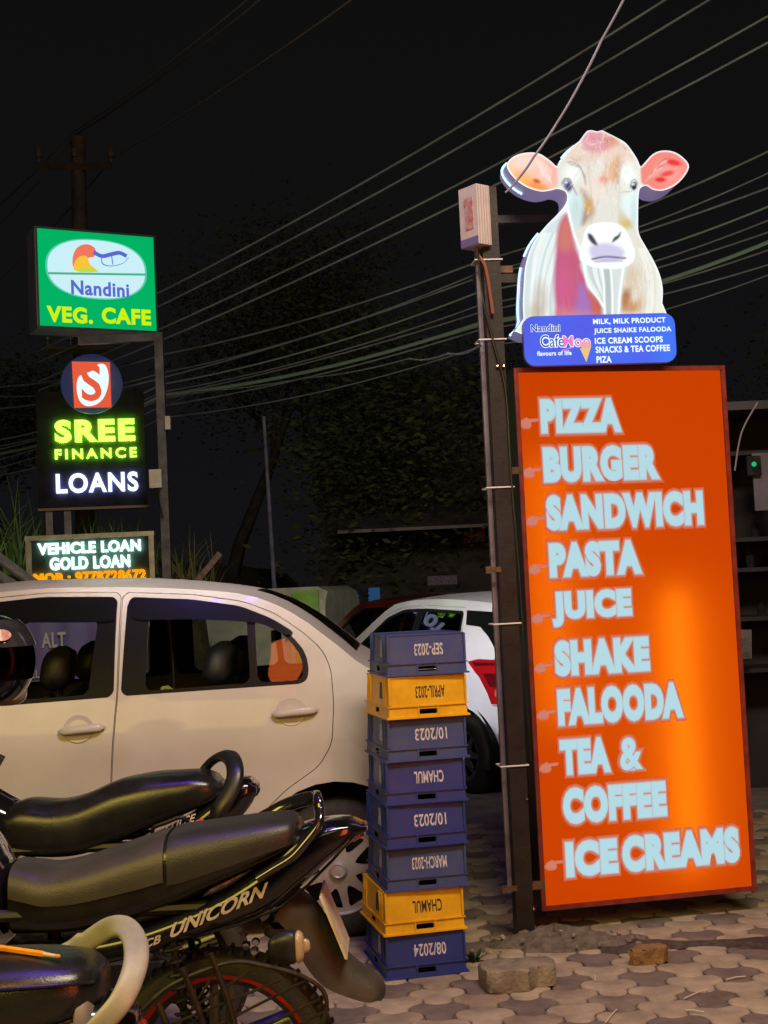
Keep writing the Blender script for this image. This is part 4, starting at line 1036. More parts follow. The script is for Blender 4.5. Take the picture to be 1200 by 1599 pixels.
build_car(hat, 'hatchback', 'white hatchback with a red tail lamp parked beyond the crate stack', (HB.x, HB.y, -.078), R(-61), m_white2)

# ------------------------------------------------------------------ motorcycles
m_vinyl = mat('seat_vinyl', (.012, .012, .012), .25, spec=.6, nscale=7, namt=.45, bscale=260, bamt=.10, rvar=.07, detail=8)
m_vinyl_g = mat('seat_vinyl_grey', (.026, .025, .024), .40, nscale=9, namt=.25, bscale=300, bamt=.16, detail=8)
m_tank = mat('tank_black', (.008, .008, .009), .12, coat=1.0, nscale=5, namt=.3)
m_red = mat('rim_tape_red', (.50, .02, .012), .45, nscale=20, namt=.3)
m_alloy = mat('alloy_grey', (.10, .10, .10), .4, .6, nscale=14, namt=.4)
m_eng = mat('engine_grey', (.13, .125, .115), .5, .7, nscale=16, namt=.5)
m_flap = mat('mudflap_plastic', (.020, .018, .015), .6, nscale=7, ncol=(.050, .044, .032), bscale=120, bamt=.1, detail=8)
m_plate = mat('plate_yellowish', (.62, .58, .44), .45, nscale=14, ncol=(.42, .36, .2))
m_guard = mat('guard_steel', (.030, .026, .018), .5, .5, nscale=30, namt=.5)
m_lens = mat('indicator_lens', (.42, .33, .20), .15, coat=.6)
m_lens_r = mat('tail_lens', (.38, .01, .008), .12, coat=1)
def sring(x, zt, zb, hw, p=3.0, n=26, yc=0, skew=0):
    zc, hh = (zt + zb) / 2, (zt - zb) / 2; out = []
    for k in range(n):
        a = 2 * math.pi * k / n; c, s_ = math.cos(a), math.sin(a)
        yy = math.copysign(abs(c) ** (2 / p), c) * hw; zz = math.copysign(abs(s_) ** (2 / p), s_) * hh
        yy *= 1 + skew * (zz / max(hh, 1e-6))
        out.append((x, yc + yy, zc + zz))
    return out
def lofted(st, n=6, p=3.0, skew=0, ends=True):
    """st rows: x, ztop, zbot, halfwidth"""
    q = smoothpts(st, n); rings = [sring(*r[:4], p=p, skew=skew) for r in q]
    if ends:
        def shrink(r, dx, sc):
            c = np.mean(np.array(r), axis=0); return [tuple(c + (np.array(v) - c) * sc + np.array((dx, 0, 0))) for v in r]
        a, b = rings[0], rings[-1]; sg = 1 if q[-1][0] > q[0][0] else -1
        rings = [shrink(a, -.014 * sg, .45), shrink(a, -.010 * sg, .80), shrink(a, -.004 * sg, .95)] + rings + [shrink(b, .004 * sg, .95), shrink(b, .010 * sg, .80), shrink(b, .014 * sg, .45)]
    mb = MB(); mb.loft(rings); return mb
def bike_wheel(t, x, z, r, tape, nm='wheel', wt=.05):
    w = tag(empty(nm), None); w.parent = t; w.location = (x, 0, z)
    T = MB(); T.lathe([(r * .80, -wt), (r * .88, -wt * 1.15), (r * .95, -wt), (r * .99, -wt * .5), (r, 0), (r * .99, wt * .5), (r * .95, wt), (r * .88, wt * 1.15), (r * .80, wt)], (0, 0, 0), 'Y', 56, closed=True)
    for k in range(60):
        a = 2 * math.pi * k / 60
        for s_ in (-1, 1): T.box((r * .985 * math.cos(a), s_ * wt * .55, r * .985 * math.sin(a)), (.012, wt * .5, .009), ry=-a)
    T.build('tyre', m_rub, w, 40)
    Rm = MB(); Rm.lathe([(r * .81, -wt * .95), (r * .81, wt * .95), (r * .76, wt * .7), (r * .70, wt * .3), (r * .70, -wt * .3), (r * .76, -wt * .7)], (0, 0, 0), 'Y', 56, closed=True)
    for k in range(5):
        a = 2 * math.pi * k / 5 + .3
        for da in (-.10, .10):
            p0 = (.05 * math.cos(a + da * 4), 0, .05 * math.sin(a + da * 4)); p1 = (r * .72 * math.cos(a + da), 0, r * .72 * math.sin(a + da)); Rm.tube([p0, p1], [.016, .011], 8)
    Rm.lathe([(0, -.06), (.05, -.06), (.06, -.03), (.06, .03), (.05, .06), (0, .06)], (0, 0, 0), 'Y', 24)
    Rm.build('rim', m_alloy if tape else m_dark, w, 40)
    if tape:
        for s_ in (-1, 1):
            tp = MB(); tp.lathe([(r * .805, s_ * (wt * .96)), (r * .805, s_ * (wt * .96 + .003)), (r * .765, s_ * (wt * .76 + .004)), (r * .765, s_ * wt * .76)], (0, 0, 0), 'Y', 64, closed=True); tp.build('rim_tape', m_red, w, 40)
    return w
def running_gear(t, hz, steer=0.0, tape=True, bar_to=None, paint=None, skip_bar=False):
    """wheels, frame, engine, fork, tank, lamp, bars in bike space (rear axle at x=0, front at x=-1.32)"""
    r = .295; WB = -1.32
    bike_wheel(t, 0, hz, r, tape)
    fx = WB
    bike_wheel(t, fx, hz, r, tape, 'wheel', .043)
    mb = MB()
    mb.tube([(-.98, .05, hz + .62), (-.55, .10, hz + .42), (.15, .10, hz + .42)], .016, 8); mb.tube([(-.98, -.05, hz + .62), (-.55, -.10, hz + .42), (.15, -.10, hz + .42)], .016, 8)
    mb.tube([(-1.0, 0, hz + .60), (-.92, 0, hz + .25), (-.80, 0, hz - .08), (-.45, 0, hz - .10), (-.42, 0, hz + .40)], .018, 8)
    mb.build('chassis', m_dark, t)
    for s_ in (-1, 1):
        mb = MB(); mb.tube([(-.42, s_ * .09, hz + .02), (0, s_ * .10, hz)], .02, 8); mb.build('swing_arm', m_dark, t)
        mb = MB(); mb.tube([(-.06, s_ * .125, hz + .03), (-.10, s_ * .12, hz + .36)], .010, 8)
        hel = [(-.06 - .04 * k / 60 * .95, s_ * .1235, hz + .06 + .28 * k / 60) for k in range(61)]
        hel = [(x + .024 * math.cos(k * .95), y + .024 * math.sin(k * .95), z) for k, (x, y, z) in enumerate(hel)]
        mb.tube(hel, .0045, 5); mb.build('shock_absorber', m_dark, t)
    # engine
    mb = MB(); mb.box((-.58, 0, hz + .02), (.36, .22, .22), taper=.86); mb.lathe([(0, -.15), (.085, -.15), (.10, -.13), (.10, .13), (.085, .15), (0, .15)], (-.50, 0, hz + .0), 'Y', 28)
    for k in range(7): mb.box((-.70, 0, hz + .14 + .022 * k), (.17, .18, .010), ry=R(-14))
    mb.box((-.70, 0, hz + .22), (.12, .13, .2), ry=R(-14)); mb.build('engine', m_eng, t, 40)
    mb = MB(); mb.tube(smoothpts([(-.76, .05, hz + .2), (-.86, .09, hz + .02), (-.70, .12, hz - .12), (-.3, .15, hz - .08), (.0, .17, hz + .0), (.16, .18, hz + .05)], 6), [.018] * 18 + [.032] * 13, 10); mb.build('exhaust', m_steel, t, 50)
    mb = MB(); mb.loft([[(x, -.125 + dy, hz + z) for x, z in ((-.48, .06), (-.2, .05), (.05, .05), (.07, -.0), (.05, -.055), (-.2, -.06), (-.48, -.07))] for dy in (0, .03)]); mb.build('chain_cover', m_black, t, 40)
    # fork, steering
    hd = Vector((-1.0, 0, hz + .62))
    for s_ in (-1, 1):
        mb = MB(); mb.tube([(fx, s_ * .085, hz), (fx + .16, s_ * .085, hz + .36), (-1.02, s_ * .085, hz + .66)], [.024, .022, .016], 10); mb.build('fork_leg', m_steel, t)
    mb = MB(); rings = []
    for a_ in range(20, 200, 12):
        ra = R(a_); rings.append([(fx + (r + .02 + dr) * math.cos(ra), yy, hz + (r + .02 + dr) * math.sin(ra)) for yy, dr in ((-.06, -.03), (-.05, .008), (0, .022), (.05, .008), (.06, -.03), (.05, -.0), (0, .014), (-.05, 0))])
    mb.loft(rings); mb.build('front_mudguard', m_gloss, t, 40)
    lofted([(-1.05, hz + .60, hz + .42, .05), (-1.10, hz + .66, hz + .40, .10), (-1.17, hz + .66, hz + .42, .10), (-1.22, hz + .60, hz + .46, .07)], 4).build('headlamp', m_gloss, t, 50)
    if not skip_bar:
        c, s0 = math.cos(steer), math.sin(steer)
        def rt(p_):
            x, y, z = p_; return (hd.x + x * c - y * s0, x * s0 + y * c, hd.z + z)
        mb = MB(); mb.tube(smoothpts([rt(p_) for p_ in ((.20, -.37, .10), (.10, -.27, .12), (0, -.10, .06), (0, .10, .06), (.10, .27, .12), (.20, .37, .10))], 6), .012, 8); hb = mb.build('handlebar', m_dark, t)
        for s_ in (-1, 1):
            mb = MB(); mb.tube([rt(p_) for p_ in ((.215, s_ * .39, .10), (.14, s_ * .31, .115))], [.018, .016], 10); mb.build('grip', m_rub, hb)
            mb = MB(); mb.tube([rt(p_) for p_ in ((.10, s_ * .26, .12), (.06, s_ * .30, .30))], .006, 6)
            mb.build('mirror_stalk', m_dark, hb)
            mb = MB(); q = rt((.06, s_ * .34, .33)); mb.lathe([(0, -.02), (.03, -.016), (.055, 0), (.05, .012), (0, .014)], q, 'X', 20); mb.build('mirror', m_black, hb)
    mb = MB(); mb.tube([(-.44, -.12, hz - .06), (-.44, -.26, hz - .06)], .012, 8); mb.build('foot_peg', m_rub, t)
    mb = MB(); mb.tube([(-.42, -.08, hz - .10), (-.36, -.24, .012)], .012, 8); mb.build('side_stand', m_dark, t)
def rear_fender(t, pts, hw, m_):
    """curved flap: pts = centre line (x,z) with thickness"""
    rings = []
    q = smoothpts(pts, 5)
    for i, (x, z, th, w) in enumerate(q):
        a = q[max(0, i - 1)]; b = q[min(len(q) - 1, i + 1)]; tx, tz = b[0] - a[0], b[1] - a[1]; L = math.hypot(tx, tz) + 1e-9; nx, nz = -tz / L, tx / L
        rings.append([(x + nx * th * k, yy * w, z + nz * th * k) for yy, k in ((-1, -1.6), (-.9, -.2), (-.5, .8), (0, 1), (.5, .8), (.9, -.2), (1, -1.6), (.85, -1.4), (.5, -.4), (0, -.2), (-.5, -.4), (-.85, -1.4))])
    mb = MB(); mb.loft(rings); return mb.build('rear_mudguard', m_, t, 50)

class Plane:
    def __init__(s, Y, hubx): s.Y, s.hx = Y, hubx
    def __call__(s, px, py, dy=0.0):
        p_ = P(px, py, s.Y + dy); return (p_.x - s.hx, p_.z)
# --- middle bike
Lm = Plane(3.5, -.472); hzm = .318
t = thing('motorcycle', 'black motorcycle with a grey topped seat and red rim tape, its tail towards the crates', 'motorcycle', (-.472, 3.5, 0), 0, 'motorcycles parked in a row')
running_gear(t, hzm)
def st_from(L, rows, dyt=0.0):
    out = []
    for px, yt, yb, hw in rows:
        a = L(px, yt, dyt); b = L(px, yb, -hw); out.append(((a[0] + b[0]) / 2, a[1], b[1], hw))
    return out
seat = st_from(Lm, [(22, 1345, 1468, .105), (50, 1349, 1468, .120), (80, 1352, 1468, .130), (130, 1341, 1464, .138), (205, 1316, 1448, .140), (262, 1298, 1428, .140), (289, 1292, 1418, .140), (362, 1282, 1382, .135), (420, 1275, 1352, .128), (452, 1273, 1335, .115), (464, 1279, 1326, .095)], -.0)
so = lofted(seat, 5, 3.4).build('seat', m_vinyl, t, 60)
# grey grained top of the seat, laid over the vinyl as two pads
def pad(rows, name):
    q = smoothpts(rows, 5); rings = []
    for i, (x, zt, zb, hw) in enumerate(q):
        e = min(1, min(i, len(q) - 1 - i) / 3.0) ** .5
        sr = sring(x, zt, zb, hw, 3.4, 26)
        rings.append([(x, y * (1.012 if k in range(0, 14) else 1.0), z + .0035 * e) for k, (x, y, z) in enumerate(sr) if k <= 13])
    # keep the upper part only
    rr_ = [[(x, y, z) for x, y, z in rg if True] for rg in rings]
    mb = MB(); n = len(rr_[0])
    mb.add([v for rg in rr_ for v in rg], [(i * n + k, i * n + k + 1, (i + 1) * n + k + 1, (i + 1) * n + k) for i in range(len(rr_) - 1) for k in range(n - 1)])
    return mb.build(name, m_vinyl_g, so, 60)
def cut(rows, x0, x1, fz): return [(x, zt, zt - (zt - zb) * fz * 2 * .5, hw * wf) for (x, zt, zb, hw), wf in zip(rows, [1.0] * len(rows)) if x0 <= x <= x1]
def top_pad(rows, x0, x1, depth, name):
    q = [r for r in smoothpts(rows, 6) if x0 <= r[0] <= x1]; rings = []
    for i, (x, zt, zb, hw) in enumerate(q):
        u = i / (len(q) - 1); dd = depth(u); sr = sring(x, zt, zb, hw, 3.4, 80); lim = zt - dd * (zt - zb)
        sr = [(a_, b_, c_) for a_, b_, c_ in sr[:40]] + [sr[40]]
        sr = [(r_[0], r_[1], r_[2]) for r_ in sr]
        bot = sring(x, zt, zb, hw, 3.4, 80)[60:][::1] + sring(x, zt, zb, hw, 3.4, 80)[:61]; sr = bot
        ar = np.array([(y, z) for _, y, z in sr]); ka = np.where(ar[:, 1] >= lim)[0]; i0, i1 = ka[0], ka[-1]
        def cr_x(i, j): 
            f_ = (lim - ar[i, 1]) / (ar[j, 1] - ar[i, 1]); return ar[i] + (ar[j] - ar[i]) * f_
        up = np.vstack([[cr_x(i0 - 1, i0)] if i0 > 0 else ar[:0].reshape(0, 2), ar[i0:i1 + 1], [cr_x(i1 + 1, i1)] if i1 < len(ar) - 1 else ar[:0].reshape(0, 2)]); tt = np.linspace(0, 1, 22); cum = np.r_[0, np.cumsum(np.hypot(*np.diff(up, axis=0).T))]; cum /= cum[-1]
        yy = np.interp(tt, cum, up[:, 0]); zz = np.interp(tt, cum, up[:, 1]); zc = (zt + zb) / 2
        k0 = .0035
        rings.append([(x, y * (1 + k0 / hw), zc + (z - zc) * (1 + k0 / ((zt - zb) / 2))) for y, z in zip(yy, zz)])
    mb = MB(); n = 22
    top = [v for rg in rings for v in rg]
    mb.add(top, [(i * n + k, i * n + k + 1, (i + 1) * n + k + 1, (i + 1) * n + k) for i in range(len(rings) - 1) for k in range(n - 1)])
    return mb.build(name, m_vinyl_g, so, 60)
x_a, x_b, x_c = Lm(24, 1345)[0], Lm(272, 1295)[0], Lm(466, 1290)[0]
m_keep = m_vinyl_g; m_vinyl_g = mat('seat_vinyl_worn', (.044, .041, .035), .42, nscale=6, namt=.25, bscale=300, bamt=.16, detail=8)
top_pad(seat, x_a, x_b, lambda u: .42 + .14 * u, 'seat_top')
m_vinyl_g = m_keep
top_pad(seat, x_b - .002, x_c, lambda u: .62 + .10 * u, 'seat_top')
# tank, side panels, tail
lofted([(-.99, hzm + .66, hzm + .44, .06), (-.93, hzm + .74, hzm + .42, .13), (-.80, hzm + .77, hzm + .42, .16), (-.68, hzm + .72, hzm + .42, .155), (-.58, hzm + .62, hzm + .40, .125), (-.535, hzm + .545, hzm + .36, .105)], 5, 2.8).build('fuel_tank', m_tank, t, 60)
cowl = st_from(Lm, [(15, 1462, 1520, .09), (40, 1462, 1520, .115), (130, 1452, 1522, .128), (210, 1436, 1505, .132), (290, 1408, 1478, .134), (362, 1372, 1455, .132), (424, 1330, 1430, .125), (465, 1292, 1396, .112), (510, 1279, 1352, .098), (545, 1277, 1322, .082), (566, 1284, 1304, .06)])
lofted(cowl, 5, 3.8).build('tail_cowl', m_gloss, t, 60)
# crease strip that catches light along the lower edge of the tail
mb = MB(); mb.tube([(*[q for q in (Lm(px, py, -.115)[0], -.128 + .05 * max(0, (px - 440) / 130), Lm(px, py, -.115)[1])],) for px, py in ((300, 1462), (380, 1440), (440, 1415), (480, 1384), (520, 1345), (555, 1306))], .004, 6); mb.build('cowl_edge', m_gloss, t)
mb = MB(); 
yl = -.141
def dec(u, v, d): return (u, yl + d, v)
def on_slant(p0, p1, h):
    a = Lm(*p0, yl); b = Lm(*p1, yl); dx, dz = b[0] - a[0], b[1] - a[1]; L = math.hypot(dx, dz)
    return (lambda u, v, d: (a[0] + dx * u / L - dz * v / L * .15, yl + d + .0 * u, a[1] + dz * u / L + v)), L
fs_, L_ = on_slant((266, 1466), (421, 1398), .03)
text(mb, 'UNICORN', 0, L_, 0, .033, fs_, 0, bold=.03, shear=.45, space=.95)
fs_, L_ = on_slant((226, 1482), (252, 1472), .02); m_dec = mat('decal_silver', (.55, .50, .45), .35, .2, nscale=60, namt=.2); mb.build('lettering', m_dec, t, smooth=0); mb = MB(); text(mb, 'CB', 0, L_, 0, .020, fs_, 0, bold=.03, shear=.3)
mb.build('lettering', mat('decal_silver', (.55, .50, .45), .35, .2, nscale=60, namt=.2), t, smooth=0)
# chrome grab rail: two side arms joined behind the seat
q = lambda px, py, y: (Lm(px, py, y)[0], y, Lm(px, py, y)[1])
mb = MB()
near = [q(403, 1372, -.135), q(430, 1355, -.138), q(458, 1337, -.138), q(480, 1312, -.135), q(497, 1288, -.125), q(499, 1268, -.10), q(496, 1249, -.07)]
far = [q(492, 1246, .07), q(470, 1250, .11), q(445, 1259, .13), q(425, 1270, .135), q(400, 1284, .135)]
mb.tube(smoothpts(near + far, 6), .0125, 10, flat=1.6); mb.build('grab_rail', mat('rail_black_chrome', (.10, .10, .11), .12, .9), t, 60)
lofted([(Lm(552, 1290)[0], Lm(552, 1299)[1], Lm(552, 1312)[1], .05), (Lm(562, 1290)[0], Lm(562, 1296)[1], Lm(562, 1306)[1], .045)], 3).build('tail_lamp', m_lens_r, t, 60)
rear_fender(t, [(*Lm(450, 1398), .030, .085), (*Lm(482, 1425), .034, .085), (*Lm(502, 1462), .036, .082), (*Lm(526, 1498), .034, .080), (*Lm(560, 1522), .026, .078), (*Lm(590, 1538), .018, .072), (*Lm(600, 1549), .006, .06)], .08, m_flap)
mb = MB(); a, b = Lm(502, 1388), Lm(541, 1482)
mb.loft([[(a[0], y, a[1]) for y in (-.10, .10)] + [(b[0], y, b[1]) for y in (.10, -.10)], [(a[0] + .006, y, a[1]) for y in (-.10, .10)] + [(b[0] + .006, y, b[1]) for y in (.10, -.10)]]); mb.build('number_plate', m_plate, t, 0)
for s_ in (-1, 1):
    mb = MB(); ix, iz = Lm(452, 1470, -.13); mb.tube([(ix - .06, s_ * .07, iz + .01), (ix, s_ * .15, iz)], .010, 8); mb.build('indicator_stalk', m_black, t)
    lofted([(ix - .035, iz + .022, iz - .028, .018), (ix - .01, iz + .034, iz - .040, .026), (ix + .012, iz + .036, iz - .044, .028)], 3).build('indicator_shell', m_black, t, 60).location = (0, s_ * .17, 0)
    lofted([(ix + .026, iz + .035, iz - .043, .027), (ix + .036, iz + .028, iz - .036, .022), (ix + .040, iz + .015, iz - .02, .012)], 3).build('indicator', m_lens, t, 60).location = (0, s_ * .17, 0)
# the cloth guard beside the rear wheel: tube loop, thick bars, thin rods
yg = -.20; gq = lambda px, py: (Lm(px, py, yg)[0], yg, Lm(px, py, yg)[1])
mb = MB(); mb.tube(smoothpts([gq(*p_) for p_ in ((205, 1600), (228, 1572), (265, 1540), (320, 1515), (370, 1502), (420, 1510), (470, 1524), (505, 1548), (508, 1585), (480, 1640), (420, 1700), (330, 1730), (245, 1700), (208, 1650))], 4, True), .0055, 8, closed=True); sgd = mb.build('cloth_guard', m_guard, t)
for a_, b_ in (((329, 1489), (372, 1620)), ((285, 1512), (330, 1640)), ((246, 1566), (280, 1660))):
    mb = MB(); mb.tube([gq(*a_), gq((a_[0] + b_[0]) / 2 + 3, (a_[1] + b_[1]) / 2), gq(*b_)], .0085, 8); mb.build('guard_bar', m_guard, sgd)
for a_, b_ in (((300, 1575), (402, 1510)), ((268, 1600), (440, 1530)), ((280, 1632), (480, 1530)), ((330, 1645), (500, 1560)), ((390, 1640), (508, 1580)), ((310, 1560), (335, 1520))):
    mb = MB(); mb.tube([gq(*a_), gq(*b_)], .0035, 6); mb.build('guard_rod', m_guard, sgd)
for px, py in ((400, 1470), (398, 1484), (385, 1476)):
    mb = MB(); x, z = Lm(px, py, -.12); mb.lathe([(0, -.012), (.008, -.012), (.011, 0), (0, .004)], (x, -.125, z), 'Y', 12); mb.build('bolt', m_chrome, t)

# --- far bike: plain black seat, arched grab rail
Lb = Plane(4.5, -.80)
t = thing('motorcycle', 'black motorcycle with an arched black grab handle and thin orange stripe, nearest the white sedan', 'motorcycle', (-.80, 4.5, 0), 0, 'motorcycles parked in a row')
running_gear(t, .30, tape=False, skip_bar=True)
seat = st_from(Lb, [(14, 1256, 1340, .115), (40, 1247, 1345, .125), (88, 1249, 1347, .135), (129, 1240, 1342, .14), (181, 1218, 1325, .14), (233, 1207, 1302, .14), (275, 1204, 1284, .135), (310, 1203, 1268, .128), (332, 1208, 1258, .115), (344, 1218, 1250, .09)])
lofted(seat, 5, 3.0).build('seat', m_vinyl, t, 60)
lofted([(-.99, .98, .74, .07), (-.93, 1.04, .72, .13), (-.80, 1.07, .72, .16), (-.66, 1.01, .72, .155), (-.56, .93, .70, .13), (-.46, .868, .68, .105)], 5, 2.8).build('fuel_tank', m_tank, t, 60)
cowl = st_from(Lb, [(10, 1340, 1400, .10), (90, 1345, 1405, .125), (160, 1332, 1398, .13), (233, 1300, 1372, .13), (290, 1272, 1345, .128), (335, 1240, 1318, .115), (365, 1217, 1292, .10), (388, 1213, 1265, .088), (397, 1220, 1248, .075)])
lofted(cowl, 5, 3.4).build('tail_cowl', m_gloss, t, 60)
qb = lambda px, py, y: (Lb(px, py, y)[0], y, Lb(px, py, y)[1])
mb = MB(); mb.tube(smoothpts([qb(318, 1204, .10), qb(330, 1190, .09), qb(345, 1181, .05), qb(358, 1182, .0), qb(366, 1194, -.06), qb(367, 1214, -.10), qb(358, 1240, -.125), qb(344, 1262, -.135), qb(338, 1280, -.135)], 6), .0155, 10, flat=1.9); mb.build('grab_rail', m_black, t, 60)
mb = MB(); mb.tube(smoothpts([qb(238, 1302, -.15), qb(241, 1292, -.16), qb(262, 1284, -.16), qb(276, 1278, -.16), qb(286, 1277, -.16), qb(294, 1284, -.15)], 5), .007, 8); mb.build('luggage_hook', m_dark, t)
mb = MB()
a_ = [qb(px, py, -.137) for px, py in ((192, 1322), (240, 1306), (300, 1285), (318, 1276), (318, 1284), (300, 1293), (240, 1315), (192, 1331))]
mb.add([(x, y, z) for x, y, z in a_], [(0, 1, 6, 7), (1, 2, 5, 6), (2, 3, 4, 5)]); mb.build('stripe', mat('stripe_orange', (.62, .12, .03), .4), t, 0)
mb = MB(); a0 = Lb(268, 1294, -.14); b0 = Lb(304, 1283, -.14); yl2 = -.139
text(mb, 'PULSE', -.02, b0[0] - a0[0] + .005, 0, .024, lambda u, v, d: (a0[0] + u, yl2, a0[1] + u * (b0[1] - a0[1]) / (b0[0] - a0[0]) + v), 0, bold=.02, shear=.35); mb.build('lettering', m_wtext, t, smooth=0)
lx = Lb(394, 1225)[0]
mb = MB(); p0 = [Lb(*q_) for q_ in ((397, 1222), (399, 1234), (393, 1248), (381, 1264), (376, 1262), (386, 1246), (393, 1232))]
mb.prism(p0, lambda u, v, d: (u, d, v), -.07, .07); mb.build('tail_lamp', m_lens_r, t, 30)
rear_fender(t, [(*Lb(345, 1300), .012, .08), (*Lb(385, 1330), .014, .08), (*Lb(405, 1385), .014, .075), (*Lb(418, 1430), .008, .07)], .08, m_flap)
# its handlebar is turned on full lock, one grip just in frame
mb = MB(); g1 = P(4, 1190, 4.72) - Vector((-.80, 4.5, 0)); g2 = P(-40, 1168, 4.70) - Vector((-.80, 4.5, 0))
mb.tube(smoothpts([(-1.10, -.30, 1.02), (-1.05, -.16, 1.05), (-.99, -.02, .99), (-.94, .06, 1.0), (-.80, .16, 1.06), tuple(g2), tuple(g1)], 5), .012, 8); hb = mb.build('handlebar', m_dark, t)
mb = MB(); mb.tube([g2, g1], [.018, .021], 10); mb.build('grip', m_rub, hb)
mp_ = P(16, 1080, 4.62) - Vector((-.80, 4.5, 0))
mb = MB(); mb.tube(smoothpts([tuple(g2), tuple(g2.lerp(mp_, .5) + Vector((-.03, 0, 0))), tuple(mp_)], 5), .006, 6); mb.build('mirror_stalk', m_dark, hb)
# --- near bike: only its seat tail and pale grab rail come into frame
Ln = Plane(2.6, -.83)
t = thing('motorcycle', 'motorcycle with a broad pale metal grab loop, cut off at the bottom left corner', 'motorcycle', (-.83, 2.6, 0), 0, 'motorcycles parked in a row')
running_gear(t, .30, tape=False)
sz = .845
seat = [(-.56, .80, .70, .11), (-.45, .795, .69, .135), (-.30, .80, .69, .14), (-.16, .83, .70, .142), (-.05, .846, .71, .140), (.08, .849, .715, .135), (.17, .846, .72, .122), (.225, .838, .73, .10), (.250, .825, .745, .07)]
so = lofted(seat, 5, 2.9).build('seat', m_vinyl, t, 60)
seam = []
for sg in (-1, 1):
    pp = [(x, sg * hw * .985, zb + (zt - zb) * .76) for x, zt, zb, hw in smoothpts(seat, 4)]
    seam += pp if sg < 0 else pp[::-1]
mb = MB(); mb.tube(seam, .0035, 6); mb.build('seam', m_vinyl, so)
lofted([(-.99, .98, .74, .07), (-.93, 1.02, .72, .13), (-.80, 1.05, .72, .16), (-.68, .98, .72, .15), (-.585, .86, .68, .11)], 5, 2.8).build('fuel_tank', m_tank, t, 60)
lofted([(-.5, .72, .60, .10), (-.2, .73, .58, .13), (.05, .74, .58, .13), (.2, .77, .62, .11), (.28, .76, .63, .085), (.31, .74, .65, .06)], 5, 3.2).build('tail_cowl', m_gloss, t, 60)
lofted([(.225, .80, .66, .105), (.243, .79, .66, .10), (.252, .77, .67, .085)], 3, 2.8).build('tail_panel', mat('tail_panel_pinkish', (.24, .19, .185), .4, nscale=9, namt=.2), t, 60)
lofted([(.30, .715, .66, .05), (.322, .71, .665, .04)], 3).build('tail_lamp', m_lens_r, t, 60)
mb = MB(); qn = lambda px, py, y: (Ln(px, py, y)[0], y, Ln(px, py, y)[1])
rail = smoothpts([qn(88, 1494, .12), qn(118, 1484, .12), qn(146, 1464, .11), qn(172, 1449, .09), qn(195, 1449, .04), qn(210, 1468, -.02), qn(213, 1496, -.07), qn(205, 1530, -.11), qn(186, 1568, -.14), qn(156, 1602, -.15), qn(120, 1640, -.145), qn(80, 1668, -.14)], 6)
rings = []
for i, p_ in enumerate(rail):
    a_ = Vector(rail[max(0, i - 1)]); b_ = Vector(rail[min(len(rail) - 1, i + 1)]); T = (b_ - a_).normalized()
    side = Vector((0.35, -1, 0.35)); side = (side - T * side.dot(T)).normalized(); up = T.cross(side)
    u = i / (len(rail) - 1); wv = .026 - .006 * abs(2 * u - 1) if u > .15 else .018 + .010 * math.sin(u * 10); th = .009
    rings.append([tuple(Vector(p_) + up * wv * .92 * math.copysign(abs(math.cos(a2)) ** .6, math.cos(a2)) + side * th * math.copysign(abs(math.sin(a2)) ** .6, math.sin(a2))) for a2 in np.linspace(0, 2 * math.pi, 19)[:-1]])
mb.loft(rings); mb.build('grab_rail', mat('rail_pale_alloy', (.30, .295, .25), .5, .15, nscale=10, namt=.2, bscale=180, bamt=.05), t, 60)

# pencil lying on the near seat
a_, b_ = Vector((-.83 + .02, 2.6 - .0, .8515)), None
e1 = P(70, 1546, 2.56); e1.z = .853; e0 = P(-30, 1478, 2.63); e0.z = .858; d_ = (e1 - e0).normalized()
t = thing('pencil', 'orange pencil with a pale sharpened end lying on the nearest black seat', 'pencil', e1)
mb = MB(); mb.tube([(e0 - e1), (0, 0, 0)], .0062, 6); mb.build('shaft', mat('pencil_orange', (.80, .30, .02), .35, nscale=30, namt=.15), t, 20)
mb = MB(); mb.tube([(0, 0, 0), d_ * .016, d_ * .030], [.0050, .0042, .0036], 10); mb.build('ferrule', mat('pencil_wood', (.62, .50, .34), .4, .3), t, 30)
mb = MB(); mb.tube([d_ * .030, d_ * .036, d_ * .040], [.0040, .0042, .0015], 10); mb.build('tip', mat('pencil_tip', (.52, .22, .12), .7), t, 60)

# helmet hanging from the far bike's mirror
hc = P(-14, 1032, 4.42)
t = thing('helmet', 'black motorcycle helmet with a glossy raised visor hanging at the left edge', 'helmet', hc, R(-58))
def blob(fn, n=26, m=40):
    mb = MB(); rings = []
    for i in range(1, n):
        th = math.pi * i / n; rings.append([fn(th, 2 * math.pi * k / m) for k in range(m)])
    mb.loft(rings); return mb
def sh(r0, sy=1.0, lo=-1.0):
    def f(th, ph):
        x, y, z = math.sin(th) * math.cos(ph), math.sin(th) * math.sin(ph), math.cos(th)
        return (r0 * x * 1.08, r0 * y * .92, r0 * max(lo, z))
    return f
